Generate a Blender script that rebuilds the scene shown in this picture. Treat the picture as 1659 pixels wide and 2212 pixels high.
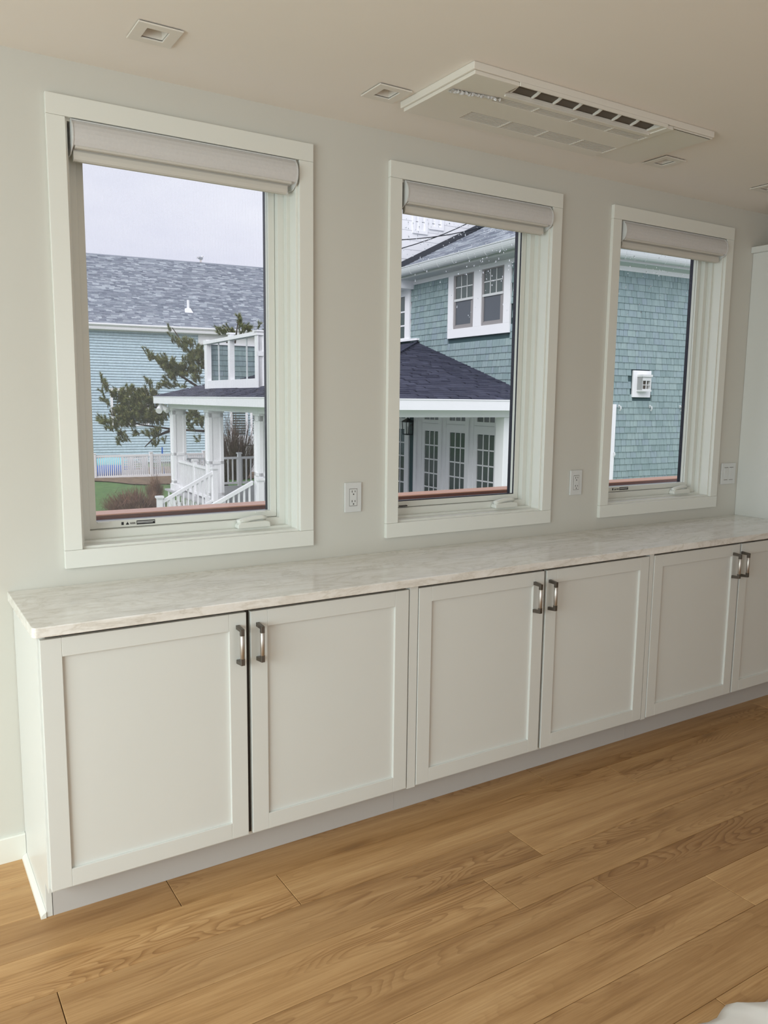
import bpy, bmesh, math, random
from mathutils import Vector, Matrix
random.seed(7)
for _o in list(bpy.data.objects):
    bpy.data.objects.remove(_o, do_unlink=True)
SC = bpy.context.scene
COL = SC.collection
PI = math.pi

def lin(r, g, b):
    f = lambda c: (c/255/12.92) if c/255 <= 0.04045 else ((c/255+0.055)/1.055)**2.4
    return (f(r), f(g), f(b), 1.0)

# ------------------------------------------------------------------ camera
YAW, PITCH, ROLL, FPX = 0.5613, -0.1384, 0.0114, 1733.36
_f = Vector((math.sin(YAW)*math.cos(PITCH), math.cos(YAW)*math.cos(PITCH), math.sin(PITCH)))
_r = Vector((math.cos(YAW), -math.sin(YAW), 0)); _u = _r.cross(_f)
_c, _s = math.cos(ROLL), math.sin(ROLL)
_R, _U = _c*_r+_s*_u, -_s*_r+_c*_u
cd = bpy.data.cameras.new('camera'); cam = bpy.data.objects.new('camera', cd); COL.objects.link(cam)
cam.matrix_world = Matrix(((_R.x, _U.x, -_f.x, 0.0), (_R.y, _U.y, -_f.y, -2.7619), (_R.z, _U.z, -_f.z, 1.5307), (0, 0, 0, 1)))
cd.sensor_fit = 'HORIZONTAL'; cd.sensor_width = 36.0; cd.lens = 36.0*FPX/1659.0
cd.clip_start = 0.05; cd.clip_end = 300
SC.camera = cam

# ------------------------------------------------------------------ sky, sun, daylight
SKY_STRENGTH, SUN_STRENGTH = 1.22, 2.3
W = bpy.data.worlds.new('overcast_sky'); SC.world = W; W.use_nodes = True
nt = W.node_tree; nt.nodes.clear()
wo = nt.nodes.new('ShaderNodeOutputWorld'); bg = nt.nodes.new('ShaderNodeBackground')
tc = nt.nodes.new('ShaderNodeTexCoord'); mp = nt.nodes.new('ShaderNodeMapping'); mp.inputs['Scale'].default_value = (1.5, 1.5, 4.0)
nz = nt.nodes.new('ShaderNodeTexNoise'); nz.inputs['Scale'].default_value = 2.2; nz.inputs['Detail'].default_value = 4
cr = nt.nodes.new('ShaderNodeValToRGB')
cr.color_ramp.elements[0].position = 0.35; cr.color_ramp.elements[0].color = lin(214, 216, 232)
cr.color_ramp.elements[1].position = 0.65; cr.color_ramp.elements[1].color = lin(231, 232, 243)
nt.links.new(tc.outputs['Generated'], mp.inputs['Vector']); nt.links.new(mp.outputs['Vector'], nz.inputs['Vector'])
nt.links.new(nz.outputs['Fac'], cr.inputs['Fac']); nt.links.new(cr.outputs['Color'], bg.inputs['Color'])
bg.inputs['Strength'].default_value = SKY_STRENGTH
nt.links.new(bg.outputs['Background'], wo.inputs['Surface'])

def light(name, kind, loc, aim, energy, color=(1, 1, 1), size=None, angle=None):
    d = bpy.data.lights.new(name, kind); o = bpy.data.objects.new(name, d); COL.objects.link(o)
    o.location = loc; o.rotation_euler = (Vector(aim)-Vector(loc)).to_track_quat('-Z', 'Y').to_euler()
    d.energy = energy; d.color = color
    if size: d.shape = 'RECTANGLE'; d.size, d.size_y = size
    if angle is not None: d.angle = angle
    return o
light('veiled_sun', 'SUN', (-12, -9.5, 11), (0, 0, 0), SUN_STRENGTH, (1.0, 0.985, 0.96), angle=math.radians(50))
# daylight entering by the glazed left side of the room; added warm fill behind the camera
light('daylight_left_opening', 'AREA', (-2.17, -2.3, 1.33), (1.6, -1.75, -0.75), 116, (0.85, 1.0, 1.0), size=(2.8, 1.85))
light('added_rear_fill', 'AREA', (1.6, -4.93, 1.35), (2.2, -1.5, 2.0), 19, (1.0, 0.91, 0.80), size=(3.0, 2.0))

vs = SC.view_settings
vs.view_transform = 'Standard'; vs.look = 'None'; vs.gamma = 1.0; vs.use_curve_mapping = False
vs.exposure = 0.0
try:
    SC.cycles.use_denoising = True
    SC.cycles.max_bounces = 7; SC.cycles.diffuse_bounces = 4; SC.cycles.glossy_bounces = 2; SC.cycles.transmission_bounces = 4; SC.cycles.transparent_max_bounces = 10
    SC.cycles.use_adaptive_sampling = True; SC.cycles.adaptive_threshold = 0.03
    SC.cycles.caustics_reflective = False; SC.cycles.caustics_refractive = False
    SC.cycles.sample_clamp_indirect = 6
except Exception:
    pass

# ------------------------------------------------------------------ materials
class N:
    """small helper round a node tree"""
    def __init__(s, name):
        s.m = bpy.data.materials.new(name); s.m.use_nodes = True; s.t = s.m.node_tree; s.t.nodes.clear()
        s.out = s.n('OutputMaterial'); s.b = s.n('BsdfPrincipled'); s.l(s.b.outputs[0], s.out.inputs[0])
    def n(s, k, **kw):
        o = s.t.nodes.new('ShaderNode'+k)
        for a, v in kw.items(): setattr(o, a, v)
        return o
    def l(s, a, b): s.t.links.new(a, b)
    def set(s, **kw):
        for k, v in kw.items():
            s.b.inputs[k.replace('_', ' ')].default_value = v
        return s
    def coord(s, kind='Object', scale=(1, 1, 1), rnd=0.0):
        c = s.n('TexCoord'); m = s.n('Mapping'); m.inputs['Scale'].default_value = scale
        if rnd:
            oi = s.n('ObjectInfo'); mu = s.n('Math', operation='MULTIPLY'); mu.inputs[1].default_value = rnd
            s.l(oi.outputs['Random'], mu.inputs[0]); cb = s.n('CombineXYZ')
            for i in range(3): s.l(mu.outputs[0], cb.inputs[i])
            s.l(cb.outputs[0], m.inputs['Location'])
        s.l(c.outputs[kind], m.inputs['Vector']); return m.outputs[0]
    def noise(s, vec, scale, detail=3, rough=0.5, dist=0.0):
        o = s.n('TexNoise'); o.inputs['Scale'].default_value = scale; o.inputs['Detail'].default_value = detail
        o.inputs['Roughness'].default_value = rough; o.inputs['Distortion'].default_value = dist
        if vec is not None: s.l(vec, o.inputs['Vector'])
        return o.outputs['Fac']
    def ramp(s, fac, stops):
        r = s.n('ValToRGB'); e = r.color_ramp.elements
        while len(e) < len(stops): e.new(0.5)
        for i, (p, c) in enumerate(stops): e[i].position = p; e[i].color = c
        s.l(fac, r.inputs['Fac']); return r.outputs['Color']
    def mix(s, fac, a, b, mode='MIX'):
        m = s.n('Mix', data_type='RGBA', blend_type=mode)
        for i, v in ((0, fac), (6, a), (7, b)):
            if hasattr(v, 'node'): s.l(v, m.inputs[i])
            else: m.inputs[i].default_value = v
        return m.outputs[2]
    def math(s, op, a, b=0.0):
        m = s.n('Math', operation=op)
        for i, v in ((0, a), (1, b)):
            if hasattr(v, 'node'): s.l(v, m.inputs[i])
            else: m.inputs[i].default_value = v
        return m.outputs[0]
    def color(s, c):
        if hasattr(c, 'node'): s.l(c, s.b.inputs['Base Color'])
        else: s.b.inputs['Base Color'].default_value = c
        return s
    def bump(s, h, strength=0.1, dist=0.002):
        b = s.n('Bump'); b.inputs['Strength'].default_value = strength; b.inputs['Distance'].default_value = dist
        s.l(h, b.inputs['Height']); s.l(b.outputs[0], s.b.inputs['Normal']); return s
    def rnd(s):
        """a random number for every separate piece, whether an object or an island of a joined mesh"""
        g = s.n('NewGeometry'); oi = s.n('ObjectInfo')
        return s.math('FRACT', s.math('ADD', g.outputs['Random Per Island'], oi.outputs['Random']))

def plain(name, c, rough=0.5, metal=0.0, spec=0.5, nscale=60.0, nstr=0.04, var=0.03):
    k = N(name); v = k.coord()
    h = k.noise(v, nscale, 3)
    c2 = tuple(x*(1-var) for x in c[:3])+(1,)
    k.color(k.mix(k.noise(v, 3.0, 2), c, c2)); k.set(Roughness=rough, Metallic=metal)
    k.b.inputs['Specular IOR Level'].default_value = spec
    k.bump(h, nstr, 0.001); return k.m

M = {}
M['wall'] = plain('wall_paint', lin(207, 205, 197), 0.6, nscale=220, nstr=0.08)
M['ceiling'] = plain('ceiling_paint', lin(236, 230, 222), 0.8, nscale=200, nstr=0.06)
M['trim'] = plain('trim_paint', lin(228, 228, 221), 0.32, nscale=90, nstr=0.02)
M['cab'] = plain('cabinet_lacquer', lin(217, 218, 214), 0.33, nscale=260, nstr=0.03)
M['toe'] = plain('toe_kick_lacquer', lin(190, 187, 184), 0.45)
M['gapshade'] = plain('cabinet_gap_shade', lin(60, 54, 48), 0.8)  # dark tone that paints the shade in the door gaps
M['vinyl'] = plain('window_vinyl', lin(222, 223, 216), 0.35, nscale=120, nstr=0.01)
M['dark_ring'] = plain('dark_gasket', lin(24, 22, 40), 0.45)
M['plastic'] = plain('white_plastic', lin(214, 215, 214), 0.3, nstr=0.0)
M['acplastic'] = plain('ac_plastic', lin(222, 217, 208), 0.4, nstr=0.0)
M['slot'] = plain('dark_slot', lin(38, 34, 30), 0.6)
M['acdark'] = plain('ac_louver_grey', lin(92, 84, 74), 0.55)
M['metal'] = plain('pewter_metal', lin(112, 106, 99), 0.38, 0.85, nscale=400, nstr=0.03)
M['metal2'] = plain('brushed_nickel_bar', lin(200, 194, 188), 0.42, 1.0, nscale=400, nstr=0.02)
M['labelink'] = plain('label_black', lin(26, 26, 28), 0.5)

def m_fabric():
    k = N('shade_fabric'); v = k.coord(scale=(1, 1, 1))
    w = k.n('TexWave', wave_type='BANDS', bands_direction='Z'); w.inputs['Scale'].default_value = 260; w.inputs['Distortion'].default_value = 2
    k.l(v, w.inputs['Vector'])
    k.color(k.mix(k.noise(v, 120, 3), lin(212, 209, 207), lin(201, 198, 197))).set(Roughness=0.85); k.bump(w.outputs['Fac'], 0.12, 0.0006); return k.m
M['fabric'] = m_fabric()
M['fabric2'] = plain('shade_hem_fabric', lin(206, 202, 194), 0.85, nscale=400, nstr=0.1)

def m_wood():
    k = N('oak_plank')
    v = k.coord(rnd=37.0)
    def sc(x, y): m = k.n('Mapping'); m.inputs['Scale'].default_value = (x, y, 1.0); k.l(v, m.inputs['Vector']); return m.outputs[0]
    med = k.noise(sc(0.9, 15.0), 1.0, 5, 0.62, 0.5)
    base = k.ramp(med, [(0.25, lin(152, 115, 73)), (0.42, lin(184, 145, 99)), (0.6, lin(201, 163, 116)), (0.8, lin(213, 179, 134))])
    oi = k.n('ObjectInfo')
    tone = k.ramp(oi.outputs['Random'], [(0.0, lin(222, 214, 206)), (0.5, lin(240, 236, 231)), (1.0, lin(255, 252, 248))])
    c = k.mix(1.0, base, tone, 'MULTIPLY')
    fib = k.noise(sc(5.0, 170.0), 1.0, 4, 0.7)
    c = k.mix(0.6, c, k.ramp(fib, [(0.3, lin(212, 199, 182)), (0.62, (1, 1, 1, 1))]), 'MULTIPLY')
    # cathedral figure: thin contour lines of a stretched noise field, only in some stretches of a plank
    fld = k.noise(sc(1.25, 8.0), 1.0, 2, 0.45, 0.15)
    saw = k.math('FRACT', k.math('MULTIPLY', fld, 26.0))
    lines = k.ramp(saw, [(0.0, lin(158, 128, 92)), (0.22, lin(214, 196, 172)), (0.5, (1, 1, 1, 1)), (0.93, (1, 1, 1, 1)), (1.0, lin(170, 140, 104))])
    zone = k.ramp(k.noise(sc(0.8, 6.5), 1.0, 1), [(0.50, (0, 0, 0, 1)), (0.64, (1, 1, 1, 1))])
    c = k.mix(k.math('MULTIPLY', zone, 0.5), c, lines, 'MULTIPLY')
    vo = k.n('TexVoronoi'); vo.inputs['Scale'].default_value = 1.2; k.l(sc(1.3, 4.4), vo.inputs['Vector'])
    c = k.mix(0.35, c, k.ramp(vo.outputs['Distance'], [(0.03, lin(104, 74, 48)), (0.09, lin(196, 176, 152)), (0.17, (1, 1, 1, 1))]), 'MULTIPLY')
    k.color(c); k.set(Roughness=0.42)
    k.b.inputs['Specular IOR Level'].default_value = 0.35
    k.bump(fib, 0.10, 0.001); return k.m
M['wood'] = m_wood()
M['woodgap'] = plain('floor_gap', lin(84, 58, 34), 0.8)

def m_stone():
    k = N('quartzite')
    v = k.coord()
    a = k.n('Mapping'); a.inputs['Scale'].default_value = (1.6, 9.0, 9.0); a.inputs['Rotation'].default_value = (0, 0, 0.10); k.l(v, a.inputs['Vector'])
    n1 = k.noise(a.outputs[0], 1.6, 7, 0.62, 1.2)
    b = k.n('Mapping'); b.inputs['Scale'].default_value = (2.5, 6.0, 6.0); b.inputs['Rotation'].default_value = (0, 0, -0.35); k.l(v, b.inputs['Vector'])
    n2 = k.noise(b.outputs[0], 1.1, 6, 0.6, 1.8)
    c = k.ramp(n1, [(0.25, lin(214, 210, 203)), (0.45, lin(233, 230, 225)), (0.58, lin(240, 238, 234)), (0.75, lin(247, 246, 243))])
    vein = k.math('ABSOLUTE', k.math('SUBTRACT', n2, 0.5))
    vc = k.ramp(vein, [(0.0, lin(200, 193, 182)), (0.018, lin(232, 229, 222)), (0.05, (1, 1, 1, 1))])
    c = k.mix(0.4, c, vc, 'MULTIPLY')
    sp = k.noise(v, 60, 4, 0.7)
    c = k.mix(0.2, c, k.ramp(sp, [(0.35, lin(222, 217, 210)), (0.6, (1, 1, 1, 1))]), 'MULTIPLY')
    k.color(c); k.set(Roughness=0.16); k.b.inputs['Specular IOR Level'].default_value = 1.0; k.bump(sp, 0.03, 0.001); return k.m
M['stone'] = m_stone()

def m_glass(name, tint, gloss=0.12):
    k = N(name); k.t.nodes.remove(k.b)
    tr = k.n('BsdfTransparent'); tr.inputs[0].default_value = tint
    gl = k.n('BsdfGlossy'); gl.inputs['Roughness'].default_value = 0.02
    lw = k.n('LayerWeight'); lw.inputs['Blend'].default_value = 0.5
    mx = k.n('MixShader'); k.l(k.math('ADD', k.math('MULTIPLY', k.math('POWER', lw.outputs['Facing'], 5.0), 0.5), 0.015), mx.inputs[0])
    k.l(tr.outputs[0], mx.inputs[1]); k.l(gl.outputs[0], mx.inputs[2]); k.l(mx.outputs[0], k.out.inputs[0]); return k.m
M['glass'] = m_glass('clear_pane', (0.985, 0.99, 0.99, 1))
def m_mesh():
    k = N('insect_screen'); k.t.nodes.remove(k.b)
    tr = k.n('BsdfTransparent'); df = k.n('BsdfDiffuse'); df.inputs[0].default_value = lin(150, 152, 158)
    v = k.coord(scale=(1, 1, 1)); ck = k.n('TexWave', wave_type='BANDS', bands_direction='X'); ck.inputs['Scale'].default_value = 75; k.l(v, ck.inputs['Vector'])
    mx = k.n('MixShader'); k.l(k.math('ADD', k.math('MULTIPLY', ck.outputs['Fac'], 0.04), 0.03), mx.inputs[0])
    k.l(tr.outputs[0], mx.inputs[1]); k.l(df.outputs[0], mx.inputs[2]); k.l(mx.outputs[0], k.out.inputs[0]); return k.m
M['screen'] = m_mesh()

def varied(name, cols, rough=0.7, nscale=30, bump=0.15, grain=None):
    k = N(name); r = k.rnd(); n = len(cols)
    c = k.ramp(r, [(i/max(1, n-1), x) for i, x in enumerate(cols)])
    v = k.coord(scale=grain or (1, 1, 1)); h = k.noise(v, nscale, 4, 0.6)
    c = k.mix(0.5, c, k.ramp(h, [(0.3, lin(196, 200, 200)), (0.7, (1, 1, 1, 1))]), 'MULTIPLY')
    k.color(c); k.set(Roughness=rough); k.b.inputs['Specular IOR Level'].default_value = 0.25; k.bump(h, bump, 0.004); return k.m
M['teal'] = varied('teal_shingle', [lin(136, 156, 158), lin(145, 165, 167), lin(151, 170, 172), lin(146, 163, 171), lin(156, 175, 175), lin(142, 162, 165)], grain=(1, 1, 0.15))
M['tealback'] = plain('teal_wall_backing', lin(62, 86, 90), 0.8)
M['tealsiding'] = varied('teal_clapboard', [lin(192, 213, 224), lin(198, 218, 228), lin(195, 215, 226)], nscale=8)
M['roofdark'] = varied('charcoal_roof_shingle', [lin(58, 60, 76), lin(67, 69, 86), lin(75, 77, 94), lin(62, 64, 80), lin(84, 86, 104)], 0.85, nscale=40)
M['roofgrey'] = varied('grey_roof_shingle', [lin(112, 118, 132), lin(138, 144, 156), lin(158, 164, 174), lin(120, 126, 140), lin(146, 154, 164), lin(188, 194, 202), lin(130, 136, 148)], 0.85, nscale=20)
M['white'] = plain('exterior_white_trim', lin(240, 240, 243), 0.4, nscale=15, nstr=0.02)
M['soffit'] = plain('soffit_paint', lin(214, 216, 216), 0.6)
M['gutter'] = plain('gutter_metal', lin(206, 210, 212), 0.3, 0.0)
M['roofblack'] = plain('wet_roof_flashing', lin(30, 36, 46), 0.3)
M['pane'] = plain('house_pane', lin(78, 90, 88), 0.12, nstr=0.0)
M['screenpane'] = plain('screened_pane', lin(84, 90, 98), 0.35, nstr=0.0)
M['sashgrey'] = plain('grey_sash', lin(150, 146, 146), 0.5)
M['porchfloor'] = plain('porch_decking', lin(176, 176, 178), 0.7)
M['lantern'] = plain('lantern_black', lin(30, 36, 44), 0.4, 0.4)
M['mahogany'] = plain('mahogany_sky_lit', lin(206, 152, 124), 0.35, nscale=40, var=0.2)  # lightened: sky shine on the rail top is put into the colour
M['railshade'] = plain('wet_shaded_wood', lin(112, 68, 56), 0.3, nscale=40, var=0.25)  # wet wood, darkened to paint the shade on the rail front
M['bark'] = plain('pine_bark', lin(66, 54, 48), 0.9, nscale=20, nstr=0.5, var=0.3)
M['needles'] = varied('pine_needles', [lin(96, 108, 66), lin(120, 126, 78), lin(84, 102, 70), lin(138, 136, 84), lin(106, 118, 74), lin(154, 140, 92)], 0.7, bump=0.0)
M['twig'] = varied('dry_twigs', [lin(120, 86, 72), lin(138, 104, 86), lin(96, 70, 60), lin(160, 132, 108)], 0.85)
M['twiggrey'] = varied('bare_grey_twigs', [lin(104, 90, 84), lin(128, 114, 104), lin(86, 74, 70)], 0.85)
M['gull'] = plain('gull_feathers', lin(232, 232, 234), 0.8)
M['gullgrey'] = plain('gull_wing', lin(186, 188, 194), 0.8)
M['beak'] = plain('gull_beak', lin(200, 160, 80), 0.6)
M['kayakblue'] = plain('kayak_blue', lin(38, 104, 196), 0.35)
M['kayakcyan'] = plain('kayak_cyan', lin(120, 214, 226), 0.35)
M['canvas'] = plain('crumpled_white_cloth', lin(226, 223, 219), 0.85)
def m_glossy():
    k = N('crinkled_gloss'); v = k.coord(); k.color(lin(236, 236, 238)); k.set(Roughness=0.12); k.b.inputs['Transmission Weight'].default_value = 0.35
    k.bump(k.noise(v, 60, 3), 0.6, 0.004); return k.m
M['glossy'] = m_glossy()
def m_drop():
    k = N('rain_drop'); k.color((1, 1, 1, 1)); k.set(Roughness=0.03, IOR=1.33); k.b.inputs['Transmission Weight'].default_value = 1.0; return k.m
M['drop'] = m_drop()
def m_ground():
    k = N('lawn_ground'); v = k.coord()
    g = k.ramp(k.noise(v, 3.0, 6, 0.65), [(0.3, lin(70, 102, 56)), (0.5, lin(88, 122, 66)), (0.7, lin(112, 140, 84))])
    k.color(g); k.set(Roughness=0.9); k.bump(k.noise(v, 30, 4), 0.6, 0.03); return k.m
M['lawn'] = m_ground()
def m_dirt():
    k = N('mulch_bed'); v = k.coord()
    g = k.ramp(k.noise(v, 5.0, 6, 0.7), [(0.3, lin(86, 72, 58)), (0.5, lin(124, 104, 82)), (0.72, lin(160, 140, 112))])
    k.color(g); k.set(Roughness=0.95); k.bump(k.noise(v, 20, 4), 0.8, 0.04); return k.m
M['dirt'] = m_dirt()

# ------------------------------------------------------------------ mesh helpers
class MB:
    def __init__(s): s.v = []; s.f = []; s.mi = []; s.cur = 0
    def mat(s, i): s.cur = i; return s
    def add(s, vs_, fs_):
        o = len(s.v); s.v += [tuple(p) for p in vs_]
        for f in fs_: s.f.append([o+i for i in f]); s.mi.append(s.cur)
        return s
    def box(s, x0, x1, y0, y1, z0, z1):
        if x0 > x1: x0, x1 = x1, x0
        if y0 > y1: y0, y1 = y1, y0
        if z0 > z1: z0, z1 = z1, z0
        p = [(x0, y0, z0), (x1, y0, z0), (x1, y1, z0), (x0, y1, z0), (x0, y0, z1), (x1, y0, z1), (x1, y1, z1), (x0, y1, z1)]
        return s.add(p, [(3, 2, 1, 0), (4, 5, 6, 7), (0, 1, 5, 4), (1, 2, 6, 5), (2, 3, 7, 6), (3, 0, 4, 7)])
    def quad(s, a, b, c, d): return s.add([a, b, c, d], [(0, 1, 2, 3)])
    def tri(s, a, b, c): return s.add([a, b, c], [(0, 1, 2)])
    def ring(s, ax, o, i, d0, d1):
        """a rectangular frame: o, i = (a0,a1,b0,b1) outer and inner rectangles, swept from d0 to d1 along axis ax"""
        def P(a, b, d): return (a, d, b) if ax == 'y' else ((d, a, b) if ax == 'x' else (a, b, d))
        vs_ = []
        for (a0, a1, b0, b1) in (o, i):
            for d in (d0, d1): vs_ += [P(a0, b0, d), P(a1, b0, d), P(a1, b1, d), P(a0, b1, d)]
        fs_ = []
        for k in range(4):
            n = (k+1) % 4
            fs_ += [(k, n, 8+n, 8+k), (4+k, 12+k, 12+n, 4+n), (k, 4+k, 4+n, n), (8+k, 8+n, 12+n, 12+k)]
        return s.add(vs_, fs_)
    def extrude(s, prof, ax, a0, a1):
        """closed profile [(p,q)] extruded along ax; profile axes are the other two in order"""
        def P(p, q, a): return (a, p, q) if ax == 'x' else ((p, a, q) if ax == 'y' else (p, q, a))
        n = len(prof); vs_ = [P(p, q, a0) for p, q in prof]+[P(p, q, a1) for p, q in prof]
        fs_ = [(k, (k+1) % n, n+(k+1) % n, n+k) for k in range(n)]+[tuple(range(n))[::-1], tuple(range(n, 2*n))]
        return s.add(vs_, fs_)
    def tube(s, pts, r, n=8, r1=None):
        pts = [Vector(p) for p in pts]; m = len(pts); vs_ = []; fs_ = []
        for k, p in enumerate(pts):
            t = (pts[min(k+1, m-1)]-pts[max(k-1, 0)]).normalized()
            a = t.orthogonal().normalized() if k == 0 else (a-t*a.dot(t)).normalized()
            b = t.cross(a); rr = r if r1 is None else r+(r1-r)*k/(m-1)
            vs_ += [p+(a*math.cos(2*PI*j/n)+b*math.sin(2*PI*j/n))*rr for j in range(n)]
        for k in range(m-1):
            for j in range(n): fs_.append((k*n+j, k*n+(j+1) % n, (k+1)*n+(j+1) % n, (k+1)*n+j))
        fs_ += [tuple(range(n))[::-1], tuple(range((m-1)*n, m*n))]
        return s.add(vs_, fs_)
    def ball(s, c, rx, ry, rz, nu=12, nv=8):
        vs_ = [(c[0], c[1], c[2]-rz)]
        for i in range(1, nv):
            t = -PI/2+PI*i/nv
            for j in range(nu): vs_.append((c[0]+rx*math.cos(t)*math.cos(2*PI*j/nu), c[1]+ry*math.cos(t)*math.sin(2*PI*j/nu), c[2]+rz*math.sin(t)))
        vs_.append((c[0], c[1], c[2]+rz)); L = len(vs_)-1; fs_ = []
        for j in range(nu):
            fs_.append((0, 1+(j+1) % nu, 1+j)); fs_.append((L, L-nu+j, L-nu+(j+1) % nu))
            for i in range(nv-2): fs_.append((1+i*nu+j, 1+i*nu+(j+1) % nu, 1+(i+1)*nu+(j+1) % nu, 1+(i+1)*nu+j))
        return s.add(vs_, fs_)
    def mesh(s, name, mats):
        me = bpy.data.meshes.new(name); me.from_pydata(s.v, [], s.f); me.update()
        for m in (mats if isinstance(mats, (list, tuple)) else [mats]): me.materials.append(M[m])
        me.polygons.foreach_set('material_index', s.mi)
        bm = bmesh.new(); bm.from_mesh(me); bmesh.ops.recalc_face_normals(bm, faces=bm.faces); bm.to_mesh(me); bm.free()
        return me
    def build(s, name, mats, parent=None, bevel=0.0, smooth=False, seg=2):
        return place(name, s.mesh(name, mats), parent, bevel=bevel, smooth=smooth, seg=seg)

def place(name, me, parent=None, loc=(0, 0, 0), rot=(0, 0, 0), bevel=0.0, smooth=False, seg=2):
    o = bpy.data.objects.new(name, me); COL.objects.link(o); o.location = loc; o.rotation_euler = rot
    if parent: o.parent = parent
    if bevel:
        b = o.modifiers.new('edge', 'BEVEL'); b.width = bevel; b.segments = seg; b.limit_method = 'ANGLE'; b.angle_limit = math.radians(40)
    if smooth:
        for p in me.polygons: p.use_smooth = True
    return o
def empty(name, loc=(0, 0, 0), rz=0.0, parent=None):
    o = bpy.data.objects.new(name, None); COL.objects.link(o); o.location = loc; o.rotation_euler = (0, 0, rz); o.empty_display_size = 0.1
    if parent: o.parent = parent
    return o
def tag(o, label, cat, group=None, kind=None):
    o['label'] = label; o['category'] = cat
    if group: o['group'] = group
    if kind: o['kind'] = kind
    return o
def struct(o, label, cat): return tag(o, label, cat, kind='structure')

def slab(ax, d0, d1, a, b, holes):
    """a slab from d0 to d1 along ax, spanning a=(a0,a1), b=(b0,b1), with rectangular holes (a0,a1,b0,b1)"""
    A = sorted({a[0], a[1], *[h[0] for h in holes], *[h[1] for h in holes]}); B = sorted({b[0], b[1], *[h[2] for h in holes], *[h[3] for h in holes]})
    def P(p, q, d): return (p, d, q) if ax == 'y' else ((d, p, q) if ax == 'x' else (p, q, d))
    def inside(i, j):
        if not (0 <= i < len(A)-1 and 0 <= j < len(B)-1): return False
        ca, cb = (A[i]+A[i+1])/2, (B[j]+B[j+1])/2
        return not any(h[0] < ca < h[1] and h[2] < cb < h[3] for h in holes)
    m = MB(); vid = {}
    def V(i, j, k):
        if (i, j, k) not in vid: vid[(i, j, k)] = len(m.v); m.v.append(P(A[i], B[j], (d0, d1)[k]))
        return vid[(i, j, k)]
    def F(*q): m.f.append(list(q)); m.mi.append(0)
    for i in range(len(A)-1):
        for j in range(len(B)-1):
            if not inside(i, j): continue
            F(V(i, j, 0), V(i+1, j, 0), V(i+1, j+1, 0), V(i, j+1, 0)); F(V(i, j, 1), V(i, j+1, 1), V(i+1, j+1, 1), V(i+1, j, 1))
            if not inside(i-1, j): F(V(i, j, 0), V(i, j+1, 0), V(i, j+1, 1), V(i, j, 1))
            if not inside(i+1, j): F(V(i+1, j, 0), V(i+1, j, 1), V(i+1, j+1, 1), V(i+1, j+1, 0))
            if not inside(i, j-1): F(V(i, j, 0), V(i, j, 1), V(i+1, j, 1), V(i+1, j, 0))
            if not inside(i, j+1): F(V(i, j+1, 0), V(i+1, j+1, 0), V(i+1, j+1, 1), V(i, j+1, 1))
    return m

# ================================================================== ROOM
H = 2.557; XL, XR, YR = -2.2, 6.2, -5.0
WC = (0.9485, 2.1947, 3.4338)
ZT0, ZT1 = 1.029, 2.387
wall = slab('y', 0.0, 0.17, (XL, XR), (0.0, H), [(c-0.41, c+0.41, 1.02, 2.395) for c in WC]).build('wall_front', 'wall')
struct(wall, 'off-white painted wall holding the three windows', 'wall')
struct(slab('x', XL-0.12, XL, (YR, 0.0), (0, H), [(-3.7, -0.8, 0.12, 2.3)]).build('wall_left', 'wall'), 'plain side wall with a wide glazed opening beside the camera', 'wall')
struct(slab('x', XR, XR+0.12, (YR, 0.0), (0, H), []).build('wall_right', 'wall'), 'plain wall at the far end behind the tall cabinet', 'wall')
struct(slab('y', YR-0.12, YR, (XL, XR), (0, H), [(0.05, 3.15, 0.3, 2.4)]).build('wall_rear', 'wall'), 'plain wall behind the camera with a wide opening', 'wall')
LIGHTS = [(0.737, -0.338), (1.52, -0.33), (2.918, -0.338), (3.668, -0.345)]
ACR = (1.605, 2.765, -0.695, -0.285)
struct(slab('z', H, H+0.3, (XL, XR), (YR, 0.0), [(x-0.034, x+0.034, y-0.038, y+0.038) for x, y in LIGHTS]+[(1.70, 2.60, -0.690, -0.40)]).build('ceiling', 'ceiling'),
       'smooth off-white ceiling with recessed lights', 'ceiling')
# floor: sub-floor with one object per oak plank
floor = slab('z', -0.08, -0.011, (XL, XR), (YR, 0.0), []).build('floor', 'woodgap')
struct(floor, 'light oak plank floor running along the cabinets', 'floor')
PW, PLN = 0.1815, 1.528
joints = {0: 0.10, 1: 1.25, 2: 0.689, 3: 1.003, 4: 0.30, 5: 1.563, 6: 1.875, 7: 2.20, 8: 0.9, 9: 1.75, 10: 0.3, 11: 1.2, 12: 2.0, 13: 0.6}
plank_meshes = {}
def plank_mesh(ln):
    k = round(ln, 3)
    if k not in plank_meshes:
        plank_meshes[k] = MB().box(0.0010, ln-0.0010, 0.0007, PW-0.0007, -0.011, 0.0).mesh('plank', 'wood')
    return plank_meshes[k]
for row in range(0, 15):
    y1 = 0.009-PW*row; y0 = y1-PW
    if y0 < -2.6: break
    j = joints.get(row, 0.5); xs = j
    while xs > XL: xs -= PLN
    while xs < XR-0.01:
        a = max(xs, XL); b = min(xs+PLN, XR)
        if b-a > 0.05:
            o = place('plank', plank_mesh(b-a), floor, (a, y0 if row else y0, 0.0), bevel=0.0012, seg=1)
        xs += PLN
struct(slab('z', -0.011, 0.0, (XL, XR), (YR, 0.009-PW*14), []).build('floor_rear', 'wood'), 'oak floor behind the camera', 'floor')
bb = MB().extrude([(-0.016, 0.0), (-0.016, 0.083), (-0.013, 0.087), (0.0, 0.087), (0.0, 0.0)], 'x', XL, 0.329).build('baseboard_front', 'trim')
struct(bb, 'low white baseboard running up to the cabinet end', 'baseboard')

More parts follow.
